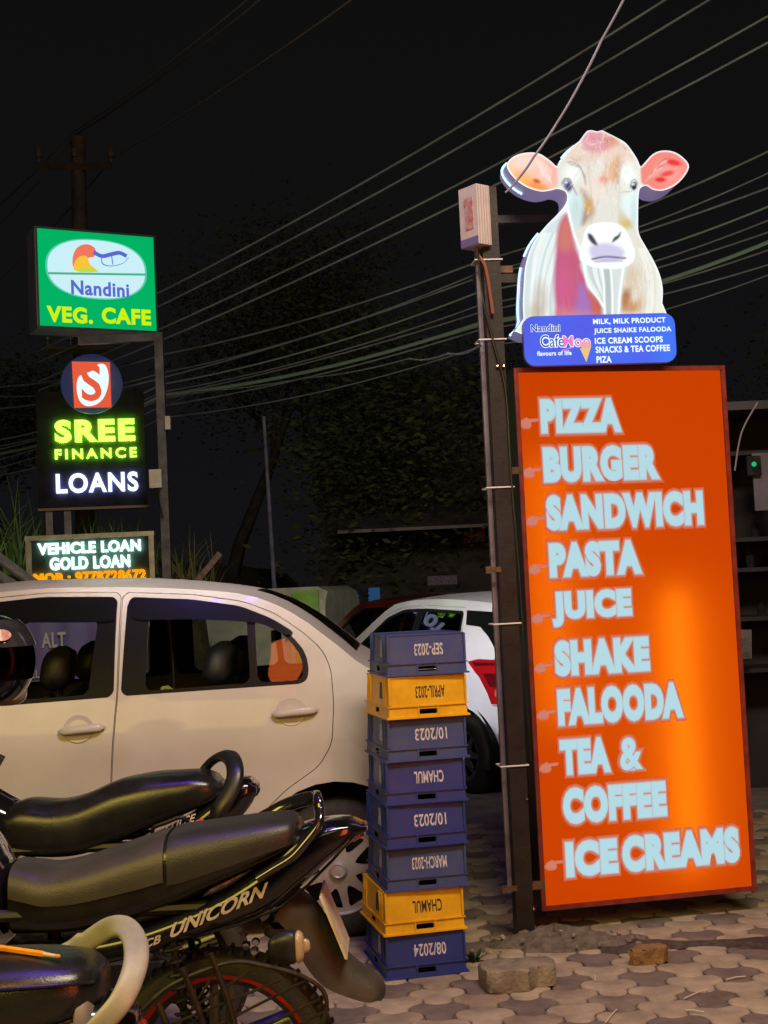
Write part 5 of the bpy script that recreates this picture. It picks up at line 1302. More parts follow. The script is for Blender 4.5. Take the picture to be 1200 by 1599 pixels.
# shell: sphere grid with the face opening left out (faces +x)
mb = MB(); n, m = 30, 44; vs = []; fs = []
def shell_pt(i, k, rr):
    th = math.pi * (.02 + .80 * i / n); ph = 2 * math.pi * k / m; x, y, z = math.sin(th) * math.cos(ph), math.sin(th) * math.sin(ph), math.cos(th)
    return (rr * x * 1.10, rr * y * .93, rr * z * 1.02)
for rr in (.150, .136):
    b0_ = len(vs); vs += [shell_pt(i, k, rr) for i in range(n + 1) for k in range(m)]
    for i in range(n):
        for k in range(m):
            ph = 2 * math.pi * (k + .5) / m; ph = (ph + math.pi) % (2 * math.pi) - math.pi; th = .02 + .80 * (i + .5) / n
            if abs(ph) < 1.25 and .40 < th < .64: continue
            fs.append((b0_ + i * m + k, b0_ + i * m + (k + 1) % m, b0_ + (i + 1) * m + (k + 1) % m, b0_ + (i + 1) * m + k))
mb.add(vs, fs); mb.build('shell', m_gloss, t, 60)
mb = MB(); vs = []; fs = []
for i in range(9):
    for k in range(25):
        th = math.pi * (.20 + .21 * i / 8); ph = -1.35 + 2.7 * k / 24; x, y, z = math.sin(th) * math.cos(ph), math.sin(th) * math.sin(ph), math.cos(th); vs.append((.161 * x * 1.10, .161 * y * .93, .161 * z * 1.02))
fs = [(i * 25 + k, i * 25 + k + 1, (i + 1) * 25 + k + 1, (i + 1) * 25 + k) for i in range(8) for k in range(24)]
mb.add(vs, fs); mb.build('visor', mat('visor_smoke', (.03, .03, .032), .08, coat=1.0, nscale=20, namt=.3), t, 60)
mb = MB(); mb.prism(circ(0, 0, .032, .018, 20), lambda u, v, d: (.158 + d - abs(u) * .12 - v * .5, u - .01, .085 + v), 0, .006); mb.build('emblem', mat('emblem_red', (.42, .1, .06), .35, nscale=40, ncol=(.5, .45, .4)), t, 0)
# mirror of the far bike
m0 = P(14, 1082, 4.60)
mb = MB(); rings = []
for k, (dx, sc) in enumerate(((-.03, .3), (-.026, .75), (-.012, 1.0), (.006, 1.0), (.012, .93))):
    rings.append([(mp_.x + .075 * sc * math.copysign(abs(math.cos(a2)) ** .7, math.cos(a2)) - .02, mp_.y - dx * 1.0 + .0, mp_.z + .048 * sc * math.copysign(abs(math.sin(a2)) ** .7, math.sin(a2))) for a2 in np.linspace(0, 2 * math.pi, 25)[:-1]])
mb.loft(rings); mb.build('mirror', mat('mirror_back_olive', (.22, .20, .10), .25, coat=.6, nscale=9, namt=.3), hb, 60)

# ------------------------------------------------------------------ signs on the left
m_grey = mat('galvanised_grey', (.11, .115, .155), .5, .5, nscale=8, namt=.35)
k1 = 400 / 1084.
def c1(x, y): return (x * k1, 330 + y * k1)
# post with the arm that carries the green box
pb = P(262, 905, 13.3); pt_ = P(248, 520, 13.3)
t = thing('sign_post', 'tall grey steel post with a side arm holding up the green cafe sign', 'post', (pb.x, 13.3, -.08))
MB().box((0, 0, (pt_.z + .08) / 2), (.085, .085, pt_.z + .08)).build('pole', m_grey, t, 0)
MB().box((-.42, .0, pt_.z + .04), (.76, .07, .08)).build('arm', m_grey, t, 0)
z = P(243, 748, 13.2).z; t2 = thing('junction_box', 'pale grey box on the tall grey post beside the loans board', 'control box', (P(243, 748, 13.15).x, 13.17, z - .09))
mb = MB(); mb.box((0, 0, .09), (.12, .07, .18)); mb.box((0, -.037, .09), (.10, .006, .155)); mb.build('casing', m_white, t2, 0)
mb = MB(); mb.tube([(0, 0, 0), (.02, .0, -.12), (.05, .02, -.3)], .008, 6); mb.build('cable', m_black, t2)
z = P(262, 660, 13.2).z; t2 = thing('junction_box', 'tiny pale box on the tall grey post beside the green lettering', 'control box', (P(262, 660, 13.2).x, 13.22, z - .06))
MB().box((0, 0, .06), (.05, .06, .13)).build('casing', m_white, t2, 0); MB().box((0, -.032, .06), (.035, .006, .10)).build('lid', m_white, t2, 0)
# green lit box
g0 = P(52, 440, 13.0)
S = Sign('cafe_sign', 'green lit box sign reading VEG. CAFE in yellow under a white oval emblem', 'sign', (g0.x, 13.0, 0), R(27))
q4 = [S.uv(*c1(*q_)) for q_ in ((150, 70), (650, 103), (668, 505), (168, 492))]
u0, u1 = (q4[0][0] + q4[3][0]) / 2, (q4[1][0] + q4[2][0]) / 2; v0, v1 = (q4[2][1] + q4[3][1]) / 2, (q4[0][1] + q4[1][1]) / 2
mb = MB(); mb.box(((u0 + u1) / 2, .185, (v0 + v1) / 2), (u1 - u0 + .03, .35, v1 - v0 + .03)); mb.build('case', mat('sign_case_blue', (.20, .22, .36), .45), S.t, 0)
m_gface = D.materials.new('green_flex'); m_gface.use_nodes = True; tt = m_gface.node_tree; tt.nodes.clear()
o_ = tt.nodes.new('ShaderNodeOutputMaterial'); em = tt.nodes.new('ShaderNodeEmission'); em.inputs[0].default_value = (*lin(0, 178, 98), 1); em.inputs[1].default_value = 1.0; tt.links.new(em.outputs[0], o_.inputs[0])
mb = MB(); mb.add([(u0, 0, v0), (u1, 0, v0), (u1, 0, v1), (u0, 0, v1)], [(0, 1, 2, 3)]); mb.build('face', m_gface, S.t, 0)
mb = MB(); w = .018
for z in (v0, v1): mb.box(((u0 + u1) / 2, -.002, z), (u1 - u0 + .04, .012, w))
for x in (u0, u1): mb.box((x, -.002, (v0 + v1) / 2), (w, .011, v1 - v0 - w))
mb.build('frame', mat('dark_green_frame', (.01, .08, .05), .4), S.t, 0)
vgy = emit('cafe_yellow', lin(206, 244, 14), 1.0)
def c1box(x0, y0, x1, y1): return S.box4(*c1(x0, y0), *c1(x1, y1))
mb = MB(); text(mb, 'VEG.', *c1box(197, 398, 392, 468), fm, -.008, bold=.045); mb.build('lettering', vgy, S.t, 0); mb = MB(); text(mb, 'CAFE', *c1box(430, 405, 638, 474), fm, -.008, bold=.045); mb.build('lettering', vgy, S.t, 0)
oc = S.uv(*c1(410, 245)); ox = abs(S.uv(*c1(616, 250))[0] - S.uv(*c1(204, 240))[0]) / 2; oz = abs(S.uv(*c1(410, 122))[1] - S.uv(*c1(410, 366))[1]) / 2
for k, (gr, m_) in enumerate(((1.04, emit('oval_edge', lin(90, 206, 176), 1.0)), (1.0, emit('oval_white', lin(196, 232, 240), 1.08)))):
    mb = MB(); v_, t_ = tri_poly([(oc[0] + ox * gr * (math.copysign(abs(math.cos(a)) ** .85, math.cos(a))), oc[1] + oz * gr * math.copysign(abs(math.sin(a)) ** .85, math.sin(a))) for a in np.linspace(0, 2 * math.pi, 49)[:-1]])
    mb.add([(u, -.004 - .002 * k, v) for u, v in v_], t_); mb.build('emblem', m_, S.t, 0)
mb = MB(); pa, pb_ = S.uv(*c1(204, 262)), S.uv(*c1(616, 268)); mb.add([(pa[0], -.008, pa[1] - .011), (pb_[0], -.008, pb_[1] - .011), (pb_[0], -.008, pb_[1] + .011), (pa[0], -.008, pa[1] + .011)], [(0, 1, 2, 3)]); mb.build('emblem', emit('oval_line', lin(70, 180, 136), 1), S.t, 0)
def swoosh(pts, col, nm, d):
    mb = MB(); v_, t_ = tri_poly(smoothpts([S.uv(*c1(*q_)) for q_ in pts], 4, True)); mb.add([(u, d, v) for u, v in v_], t_); mb.build('emblem', emit(nm, lin(*col), 1.0), S.t, 0)
swoosh([(312, 240), (308, 190), (330, 150), (370, 140), (402, 158), (400, 190), (370, 200), (360, 240)], (240, 120, 92), 'logo_coral', -.010)
swoosh([(318, 252), (316, 215), (340, 190), (368, 192), (380, 225), (410, 255)], (250, 196, 60), 'logo_yellow', -.0115)
swoosh([(330, 256), (345, 235), (375, 236), (415, 256)], (206, 214, 70), 'logo_lime', -.013)
mb = MB()
for pts in ([(395, 172), (430, 190), (470, 182), (505, 176), (535, 190)], [(430, 190), (432, 222), (470, 232), (520, 220), (542, 196)], [(470, 182), (476, 226)]):
    mb.tube([(S.uv(*c1(*q_))[0], -.010, S.uv(*c1(*q_))[1]) for q_ in smoothpts(pts, 4)], .020, 6, flat=.12)
mb.build('emblem', emit('logo_blue', lin(92, 104, 206), 1.0), S.t, 0); mb = MB(); text(mb, 'Nandini', *c1box(300, 290, 545, 352), fm, -.010, bold=.03); mb.build('lettering', emit('logo_blue', lin(92, 104, 206), 1.0), S.t, 0)

# loans board
b0_ = P(140, 790, 13.6)
S = Sign('loans_board', 'black board with glowing green and white letters for loans and a round red emblem', 'sign', (P(58, 790, 13.6).x, 13.6, 0), R(9))
q4 = [S.uv(*q_) for q_ in ((56, 612), (226, 612), (228, 788), (60, 800))]
u0, u1 = (q4[0][0] + q4[3][0]) / 2, (q4[1][0] + q4[2][0]) / 2; v0, v1 = q4[2][1], q4[0][1]
m_board = mat('board_black', (.016, .016, .018), .75, spec=.08, nscale=6, namt=.4)
mb = MB(); mb.box(((u0 + u1) / 2, .08, (v0 + v1) / 2), (u1 - u0, .14, v1 - v0)); mb.build('board', m_board, S.t, 0)
mb = MB(); mb.box(((u0 + u1) / 2, .08, v0 - .015), (u1 - u0 + .02, .16, .025)); mb.build('lower_rail', mat('rail_brown', (.12, .09, .06), .5, .4), S.t, 0)
def raised(s_, bx, m_, bold, th=.028, space=1.0, halo=None):
    if halo:
        mb = MB(); text(mb, s_, *bx, fm, -.016, bold=bold, space=space); mb.build('added_halo_glow', halo, S.t, 0)  # added glowing copy behind the letters; its spill stands in for bloom
    mb = MB(); text(mb, s_, *bx, fm, -.045, bold=bold, space=space); o = mb.build('lettering', m_, S.t, 0)
    # stand-off sides so that the letters have depth
    bm = bmesh.new(); bm.from_mesh(o.data); r_ = bmesh.ops.extrude_face_region(bm, geom=bm.faces[:]); bmesh.ops.translate(bm, vec=(0, th, 0), verts=[q_ for q_ in r_['geom'] if isinstance(q_, bmesh.types.BMVert)]); bm.to_mesh(o.data); bm.free(); return o
raised('SREE', S.box4(*c1(232, 885), *c1(572, 982)), emit('led_green', lin(206, 255, 96), 1.5), .05, space=1.05, halo=emit('halo_green', (.28, 1.0, .02), 45))
raised('FINANCE', S.box4(*c1(233, 1008), *c1(580, 1052)), emit('led_green', lin(206, 255, 96), 1.5), .035, space=1.3, halo=emit('halo_green', (.28, 1.0, .02), 45))
raised('LOANS', S.box4(*c1(238, 1112), *c1(586, 1196)), emit('led_white', lin(222, 232, 255), 1.7), .03, space=1.05, halo=emit('halo_blue', (.30, .34, 1.0), 26))
cc = S.uv(*c1(388, 730)); cr_ = abs(S.uv(*c1(515, 730))[0] - S.uv(*c1(262, 730))[0]) / 2
mb = MB(); mb.lathe([(0, 0), (cr_, 0), (cr_ + .012, .01), (cr_ + .012, .09), (0, .09)], (cc[0], -.005, cc[1]), 'Y', 48); rd = mb.build('disc', mat('disc_blue', (.03, .035, .06), .4, emis=lin(32, 40, 70), estr=.9), S.t, 40)
q4 = [S.uv(*c1(*q_)) for q_ in ((305, 637), (466, 640), (472, 830), (315, 832))]
mb = MB(); mb.prism(q4, fm, -.03, -.008); mb.build('emblem_plate', emit('emblem_red_lit', lin(232, 92, 62), 1.0), rd, 0)
leaf = [(418, 648), (446, 652), (460, 690), (458, 740), (440, 790), (410, 818), (370, 826), (340, 806), (326, 760), (330, 710), (352, 690), (384, 680), (408, 664)]
mb = MB(); v_, t_ = tri_poly(smoothpts([S.uv(*c1(*q_)) for q_ in leaf], 4, True)); mb.add([(u, -.033, v) for u, v in v_], t_); mb.build('emblem_leaf', emit('emblem_white', lin(226, 244, 250), 1.1), rd, 0)
mb = MB(); bx = S.box4(*c1(345, 650), *c1(430, 806)); text(mb, 'S', bx[0], bx[1], bx[2], bx[3], fm, -.036, bold=.02); mb.build('lettering', emit('emblem_red_lit', lin(232, 92, 62), 1.0), rd, 0)
for px in (68, 97):
    mb = MB(); a = S.uv(px, 800); mb.box((a[0] + .05, .08, v0 / 2), (.07, .06, v0)); mb.build('leg', m_grey, S.t, 0)

# vehicle loan board
S = Sign('loan_sign', 'grey framed dark sign reading VEHICLE LOAN GOLD LOAN in lit letters above the sedan roof', 'sign', (P(45, 870, 13.0).x, 13.0, 0), R(4))
q4 = [S.uv(*q_) for q_ in ((44, 840), (236, 834), (238, 925), (46, 925))]
u0, u1 = q4[0][0], q4[1][0]; v0, v1 = 1.30, (q4[0][1] + q4[1][1]) / 2
mb = MB(); mb.box(((u0 + u1) / 2, .05, (v0 + v1) / 2), (u1 - u0, .08, v1 - v0)); mb.build('board', mat('board_greenblack', (.016, .022, .019), .7, spec=.1, nscale=5, namt=.3), S.t, 0)
mb = MB()
for z in (v0, v1): mb.box(((u0 + u1) / 2, .045, z), (u1 - u0 + .06, .13, .045))
for x in (u0, u1): mb.box((x, .045, (v0 + v1) / 2), (.05, .125, v1 - v0 - .045))
mb.build('frame', mat('alu_frame', (.30, .30, .29), .4, .5, nscale=10, namt=.3), S.t, 0)
for x in (u0 + .1, u1 - .1): MB().box((x, .06, (v0 - .08) / 2), (.06, .06, v0 + .06)).build('leg', m_grey, S.t, 0)
kv = 360 / 1200.
def vb(x0, y0, x1, y1): return S.box4(x0 * kv, 760 + y0 * kv, x1 * kv, 760 + y1 * kv)
raised('VEHICLE LOAN', vb(198, 296, 735, 358), emit('led_cyanwhite', lin(220, 255, 246), 1.5), .045, halo=emit('halo_cyan', (.55, 1.0, .85), 26))
raised('GOLD LOAN', vb(262, 370, 680, 438), emit('led_cyanwhite', lin(220, 255, 246), 1.5), .045, halo=emit('halo_cyan', (.55, 1.0, .85), 26))
raised('MOB : 9778728672', vb(178, 452, 762, 512), emit('led_orange', lin(255, 158, 12), 1.1), .045, halo=emit('halo_orange', (1.0, .4, .02), 22))

# ------------------------------------------------------------------ utility pole and overhead cables
up0 = P(122, 215, 18.0)
t = thing('utility_pole', 'dark utility pole with two cross-arms behind the green cafe sign', 'utility pole', (P(124, 700, 18).x, 18, -.08))
m_pole = mat('pole_brown', (.06, .038, .030), .8, nscale=6, namt=.4)
mb = MB(); mb.tube([(0, 0, 0), (up0.x - t.location.x, 0, up0.z + .08)], [.15, .10], 12); mb.build('pole', m_pole, t)
m_ins = mat('insulator', (.10, .08, .06), .3, coat=.5)
def xarm(py, pa, pb2, n, m_):
    a = P(pa, py + .047 * 0, 18) - Vector(t.location); b = P(pb2, py, 18) - Vector(t.location)
    mb = MB(); mb.tube([a - Vector((0, .1, 0)), b - Vector((0, .1, 0))], .05, 4); ar_ = mb.build('cross_arm', m_, t, 0)
    for k in range(n):
        p_ = a.lerp(b, k / (n - 1)); mb = MB(); mb.lathe([(0, .05), (.02, .05), (.02, .12), (.05, .13), (.04, .17), (.055, .19), (.03, .25), (0, .26)], (p_.x, p_.y - .1, p_.z), 'Z', 12); mb.build('insulator', m_ins, ar_)
xarm(263, 64, 176, 3, m_pole); xarm(548, 78, 184, 4, mat('arm_olive', (.14, .12, .06), .7))
m_wire = mat('cable_grey', (.26, .32, .40), .5, nscale=2, namt=.3)
m_wire_d = mat('cable_brownish', (.17, .15, .16), .6)
m_wire_g = mat('cable_painted_green_light', (.28, .46, .44), .5)  # green light on the cable put into its colour
def cable(pts, r, m_, label, group, sag=0.0):
    """pts: (px,py,Y); straight spans with a little sag"""
    q = [P(*p_) for p_ in pts]; out = []
    for a, b in zip(q[:-1], q[1:]):
        for k in range(12):
            u = k / 12; p_ = a.lerp(b, u); p_.z -= sag * 4 * u * (1 - u); out.append(p_)
    out.append(q[-1]); o = out[0].copy(); mb = MB(); mb.tube([p_ - o for p_ in out], r, 5)
    ob = mb.build('overhead_cable', m_, None); ob.location = o
    return tag(ob, label, 'cable', group)
lab1 = 'thin dark cable climbing to the top edge from the utility pole'
for a, b in (((400, -12, 12), (112, 207, 18)), ((418, -10, 12), (120, 209, 18)), ((565, -12, 12), (176, 245, 18)), ((112, 207, 18), (-30, 345, 22)), ((120, 209, 18), (-30, 380, 22)), ((176, 245, 18), (60, 375, 21)), ((60, 375, 21), (-30, 460, 23))):
    cable([a, b], .012, m_wire_d, lab1 if a[1] < 100 and a[0] > 300 else 'thin dark cable running down from the utility pole to the left edge', 'cables on the utility pole', .05)
lab2 = 'one of four parallel cables crossing the sky behind the cow sign'
for (xa, ya), (xb, yb) in (((60, 548), (1062, -15)), ((60, 566), (1130, -14)), ((60, 596), (1230, 8)), ((60, 610), (1230, 50))):
    cable([(xa, ya, 17.5), (xb, yb, 12.5)], .0145, m_wire, lab2, 'four high cables', .16)
lab3 = 'one of the low bundled cables sagging behind both sign posts'
low = [((-20, 605), (253, 554), (746, 409), (1230, 222)), ((-20, 618), (253, 582), (746, 427), (1230, 256)), ((-20, 640), (253, 590), (748, 433), (1230, 282)), ((-20, 690), (253, 600), (751, 455), (1230, 310)),
       ((-20, 700), (253, 612), (751, 476), (1230, 332)), ((-20, 706), (253, 618), (752, 487), (1230, 352)), ((-20, 712), (253, 617), (753, 504), (1230, 366)), ((-20, 722), (253, 622), (753, 508), (1230, 380)), ((-20, 735), (253, 634), (753, 514), (1230, 404)), ((-20, 745), (253, 652), (753, 540), (1230, 418))]
for k, pts in enumerate(low):
    cable([(a, b, y) for (a, b), y in zip(pts, (19, 17.6, 15, 13))], (.014, .010, .013, .012, .010, .010, .024, .010, .010, .008)[k], m_wire_g if k in (3, 6) else m_wire, lab3, 'low bundled cables', .09 + .03 * math.sin(k * 2.3))
ob = cable([(985, -22, 5.2), (940, 62, 5.35), (905, 132, 5.45), (868, 195, 5.55), (835, 243, 5.62), (812, 276, 5.70), (790, 300, 5.76)], .0052, mat('service_cable', (.34, .35, .46), .4), 'thick pale cable dropping past the left cow ear to the post top', None, .004)
ob = cable([(753, 537, 5.72), (700, 552, 7), (640, 560, 9), (480, 590, 12), (300, 612, 15), (130, 700, 18)], .006, m_wire, 'thin wavy wire running from the cow sign post towards the loans board', None, .02)

# ------------------------------------------------------------------ bank, grass, trees, buildings behind
def bank_z(x, y):
    h = 1.75 * min(1, max(0, (y - 14.2) / 1.6)) * min(1, max(0, (-1.55 - x) / .9)); h = h * h * (3 - 2 * h / 1.75) / 1.75 if h < 1.75 else h
    return h - .08 + .22 * math.sin(x * 1.9 + 1) * math.sin(y * 1.3) * (h > .2) + .02 * y * (h > .5) * .5
mb = MB(); nx, ny = 46, 30; X = np.linspace(-13, -.6, nx); Y = np.linspace(13.9, 34, ny)
mb.add([(x, y, bank_z(x, y) + random.gauss(0, .03)) for y in Y for x in X], [(j * nx + i, j * nx + i + 1, (j + 1) * nx + i + 1, (j + 1) * nx + i) for j in range(ny - 1) for i in range(nx - 1)])
tag(mb.build('earth_bank', mat('bank_earth', (.09, .08, .05), .95, nscale=5, ncol=(.035, .04, .022), bscale=20, bamt=.8, detail=9), None, 80), kind='structure')
m_grass = mat('grass_sign_light', (.16, .36, .09), .6, nscale=3, ncol=(.08, .17, .04))  # green raised in the colour to stand in for the sign's light
m_dry = mat('grass_dry', (.26, .24, .09), .7, nscale=5, ncol=(.12, .13, .05))
def blades(mb, c, n, h, spread, lean, rr=None, w=.012):
    rr = rr or random
    for _ in range(n):
        a = rr.uniform(0, 6.28); x = c[0] + rr.gauss(0, spread); y = c[1] + rr.gauss(0, spread * .5); L = h * rr.uniform(.5, 1.15); ln = rr.uniform(.1, lean) * L; fw = rr.uniform(0, 6.28)
        pts = []
        for k in range(5):
            u = k / 4; pts.append(Vector((x + math.cos(a) * ln * u ** 1.8, y + math.sin(a) * ln * u ** 1.8, c[2] + L * (u - .30 * (ln / L) * u ** 3))))
        sd = Vector((math.cos(fw), math.sin(fw), 0)) * w; vs = []
        for k, p_ in enumerate(pts): vs += [p_ - sd * (1 - k / 4.2), p_ + sd * (1 - k / 4.2)]
        mb.add(vs, [(2 * k, 2 * k + 1, 2 * k + 3, 2 * k + 2) for k in range(4)])
mb = MB()
for k in range(120):
    x = random.uniform(-6.0, -2.0); y = random.uniform(14.6, 16.6); blades(mb, (x, y, bank_z(x, y) - .03), random.randint(5, 11), random.uniform(.2, .45), .10, .8)
tag(mb.build('grass', m_grass, None, 60), 'green grass growing along the top of the earth bank', 'grass', kind='stuff')
for px, py, y, n, h, m_, lb in ((20, 880, 13.9, 60, 1.05, m_grass, 'tall green grass clump at the left edge beside the vehicle loan sign'), (170, 845, 14.2, 44, .55, m_grass, 'green grass clump between the loans board and the vehicle loan sign'), (292, 912, 13.7, 46, .75, m_dry, 'dry yellowish grass clump right of the tall grey post'), (108, 850, 14.6, 20, .7, m_grass, 'thin grass clump with long arching blades under the loans board')):
    c = P(px, py, y); mb = MB(); blades(mb, (0, 0, 0), n, h, .16, .9, w=.011)
    hz_ = max(.3, c.z); mb2 = MB(); blades(mb2, (0, 0, -hz_ + .0), 10, .3, .1, .5)
    o = thing('grass_clump', lb, 'grass', (c.x, y, c.z - .12)); mb.build('blade', m_, o, 60)
    tag(o.children[0], kind='stuff')
    mt = MB(); mt.lathe([(.30, -hz_ - .0), (.24, -hz_ * .5), (.16, -.05), (.0, .02)], (0, 0, 0), 'Z', 14); mt.build('root_ball', mat('root_soil', (.06, .055, .03), .95, nscale=9, namt=.5), o, 60)
# a plank leaning in the dry grass, a sloping rail at the left edge
a, b = P(306, 910, 12.8), P(344, 864, 12.8); d_ = (b - a); t_ = thing('plank', 'narrow wooden stake leaning in the dry grass', 'stake', a)
MB().box(tuple(d_ * .2), (.055, .03, d_.length * 1.6), ry=math.atan2(d_.x, d_.z)).build('stake', mat('stake_wood', (.22, .17, .15), .8, nscale=20, namt=.4), t_, 0)
for (xa, ya, xb, yb), lb in (((-20, 858, 62, 918), 'upper sloping grey rail at the left edge above the sedan roof'), ((-20, 888, 30, 920), 'lower sloping grey rail at the left edge above the sedan roof')):
    a, b = P(xa, ya, 11.5), P(xb, yb, 11.5); mb = MB(); d_ = b - a; mb.tube([(0, 0, 0), d_, d_ * 1.9], .045, 10); o = mb.build('handrail', mat('rail_bluegrey', (.24, .24, .30), .4, .3, nscale=14, namt=.3), None); o.location = a; tag(o, lb, 'rail')
# purple banner behind the sedan
S = Sign('banner', 'purple printed banner with white letters seen through the front door window', 'banner', (P(20, 1020, 8.9).x - .4, 8.9, 0), 0)
q = [S.uv(*p_) for p_ in ((-60, 925), (163, 930), (163, 1075), (-60, 1095))]
u0, u1 = q[0][0], q[1][0]; v0, v1 = q[2][1] - .1, q[1][1]
mb = MB(); NN = 24; mb.add([(u0 + (u1 - u0) * i / NN, .012 * math.sin(i * 1.3), z) for z in (v0, v1) for i in range(NN + 1)], [(i, i + 1, NN + 2 + i, NN + 1 + i) for i in range(NN)])
mb.build('sheet', mat('banner_purple', (.22, .15, .42), .5, nscale=2.5, ncol=(.12, .13, .36)), S.t, 60)
mb = MB(); text(mb, 'ALT', *S.box4(66, 988, 104, 1012), fm, -.02, bold=.03); text(mb, 'EL', *S.box4(50, 1046, 63, 1059), fm, -.02, bold=.03); mb.build('lettering', mat('banner_white', (.5, .5, .52), .5), S.t, 0)
for x in (u0, u1):
    mb = MB(); mb.tube([(x, .03, -.05), (x, .03, v1 + .1)], .025, 8); mb.build('post', m_grey, S.t)
mb = MB(); mb.tube([(u1 - .25, .06, -.05), (u1 + .6, .1, 1.5)], .03, 8); mb.build('brace', m_grey, S.t)

# thin pale post in front of the trees
a, b = P(412, 650, 16), P(430, 935, 16); t = thing('lamp_post', 'thin pale bluish post standing in front of the dark trees', 'post', (b.x, 16, -.08))
mb = MB(); mb.tube([(0, 0, 0), (0, 0, b.z), (a.x - b.x, 0, a.z + .08)], [.034, .028, .02], 8); mb.build('pole', mat('pale_post', (.17, .18, .30), .5, nscale=3, namt=.5), t)
mb = MB(); mb.box((0, 0, .05), (.25, .25, .1)); mb.build('base', m_conc, t, 0)

# trees
m_leaf = [mat('leaf_dark', (.085, .115, .060), .7, spec=.2, nscale=1.2, ncol=(.040, .056, .032)), mat('leaf_bluish', (.075, .100, .095), .7, spec=.2, nscale=1.0, ncol=(.038, .050, .050)), mat('leaf_olive', (.110, .116, .060), .7, spec=.2, nscale=1.3, ncol=(.052, .056, .032))]
m_bark = mat('bark', (.045, .04, .038), .9, nscale=7, namt=.4, bscale=30, bamt=.5)
def tree(x, y, z0, h, rad, kind, seed, label, dens_=900, bare=.0):
    rs = random.Random(seed); t = thing('tree', label, 'tree', (x, y, z0), rs.uniform(0, 6), 'dark trees behind the parked cars')
    mb = MB(); tips = []
    def limb(p_, d_, L, r, depth):
        pts = [p_]; dd = d_.copy()
        for k in range(4):
            dd = (dd + Vector((rs.gauss(0, .16), rs.gauss(0, .16), rs.gauss(.04, .08)))).normalized(); pts.append(pts[-1] + dd * L / 4)
        mb.tube(pts, [r * (1 - .14 * k) for k in range(5)], 6)
        if depth == 0: tips.append(pts[-1]); tips.append(pts[2]); return
        for k in range(rs.randint(2, 4)):
            a = rs.uniform(0, 6.28); nd = (dd * rs.uniform(.6, 1) + Vector((math.cos(a), math.sin(a), rs.uniform(-.1, .6))) * rs.uniform(.5, .9)).normalized()
            limb(pts[rs.choice((2, 3, 4))], nd, L * rs.uniform(.55, .8), r * .5, depth - 1)
    limb(Vector((0, 0, 0)), Vector((rs.gauss(0, .06), rs.gauss(0, .06), 1)), h * .42, .017 * h, 3)
    mb.build('trunk', m_bark, t, 60)
    cr_ = MB(); zmax = max(p_.z for p_ in tips)
    for p_ in tips:
        if rs.random() < bare: continue
        for _ in range(int(dens_ / max(12, len(tips)))):
            c = p_ + Vector((rs.gauss(0, rad * .20), rs.gauss(0, rad * .20), rs.gauss(0, rad * .16))); s_ = rs.uniform(.03, .075)
            a, b, g_ = rs.uniform(0, 6.28), rs.uniform(-1, 1), rs.uniform(0, 6.28)
            u = Vector((math.cos(a), math.sin(a), b * .6)).normalized() * s_; w_ = u.cross(Vector((math.cos(g_), math.sin(g_), .7))).normalized() * s_ * .45
            cr_.add([c - u, c + w_, c + u, c - w_], [(0, 1, 2, 3)])
    cr_.build('crown', m_leaf[kind], t, 0); return t
tl_ = [(-2.6, 22, 1.6, 7.5, 2.4, 2, .0, 'sparse tall tree rising highest, left of the sagging cables'), (-.6, 24, 0, 8.4, 2.9, 0, .1, 'dark tree with the tallest crown behind the thin pale post'), (.9, 25, 0, 8.0, 2.8, 1, .35, 'half-bare bluish tree left of the sign post'), (2.2, 22, 0, 6.0, 2.6, 1, .15, 'low dark tree directly left of the sign post'),
       (-1.3, 18, .4, 4.6, 2.2, 0, 0, 'bushy low tree right of the tall grey post'), (.5, 19, -.08, 4.8, 2.3, 2, .1, 'rounded low tree above the red car'), (6.6, 19, 0, 6.8, 2.2, 2, 0, 'tree with an olive crown at the right edge beside the cow sign'), (-6.8, 24, 1.6, 5.2, 2.6, 0, 0, 'dark tree low behind the left edge'), (3.9, 26, 0, 6.6, 2.6, 0, .2, 'dark tree hidden mostly behind the orange sign')]
for k, (x, y, z0, h, rad, kd, br, lb) in enumerate(tl_): tree(x, y, z0, h, rad, kd, 11 + k, lb, 6500, br)

# dark shop behind the cars
m_wall = mat('shop_wall_dark', (.045, .042, .045), .85, nscale=2, namt=.4, bscale=30, bamt=.3)
c = P(560, 950, 18); t = thing('shop', 'dark closed shop with an awning and blue lit door panels behind the cars', 'building', (c.x, 18, -.08))
MB().box((2.2, 2.0, 1.7), (5.4, 3.6, 3.4)).build('wall', m_wall, t, 0)
mb = MB(); mb.loft([[(x, -.9, 2.35), (x, .18, 2.75), (x, .18, 2.79), (x, -.9, 2.39)] for x in (-.2, 1, 2.2, 3.4, 4.6)]); mb.build('awning', mat('awning_tin', (.085, .08, .10), .5, .3, nscale=3, namt=.4), t, 0)
for px, py, w_, h_ in ((740, 818, .28, .50), (800, 818, .28, .5)):
    p_ = P(px, py, 18.18) - Vector(t.location); f_ = MB(); f_.box((p_.x, .175, p_.z), (w_ + .08, .06, h_ + .08)); fr_ = f_.build('window', m_trim, t, 0); MB().box((p_.x, .14, p_.z), (w_, .02, h_)).build('pane', mat('pane_bluish', (.06, .07, .10), .2, nscale=4, namt=.3), fr_, 0)
for xa, ya, xb, yb in ((575, 918, 596, 962), (547, 925, 562, 960)):
    a, b = P(xa, ya, 18.1) - Vector(t.location), P(xb, yb + 20, 18.1) - Vector(t.location); mb = MB(); mb.box(((a.x + b.x) / 2, .17, (a.z + b.z) / 2), (abs(b.x - a.x), .05, abs(a.z - b.z))); mb.build('door', emit('door_blue_lit', lin(34, 66, 100), 1.0), t, 0)
a, b = P(668, 900, 17.0) - Vector(t.location), P(715, 912, 17.0) - Vector(t.location)
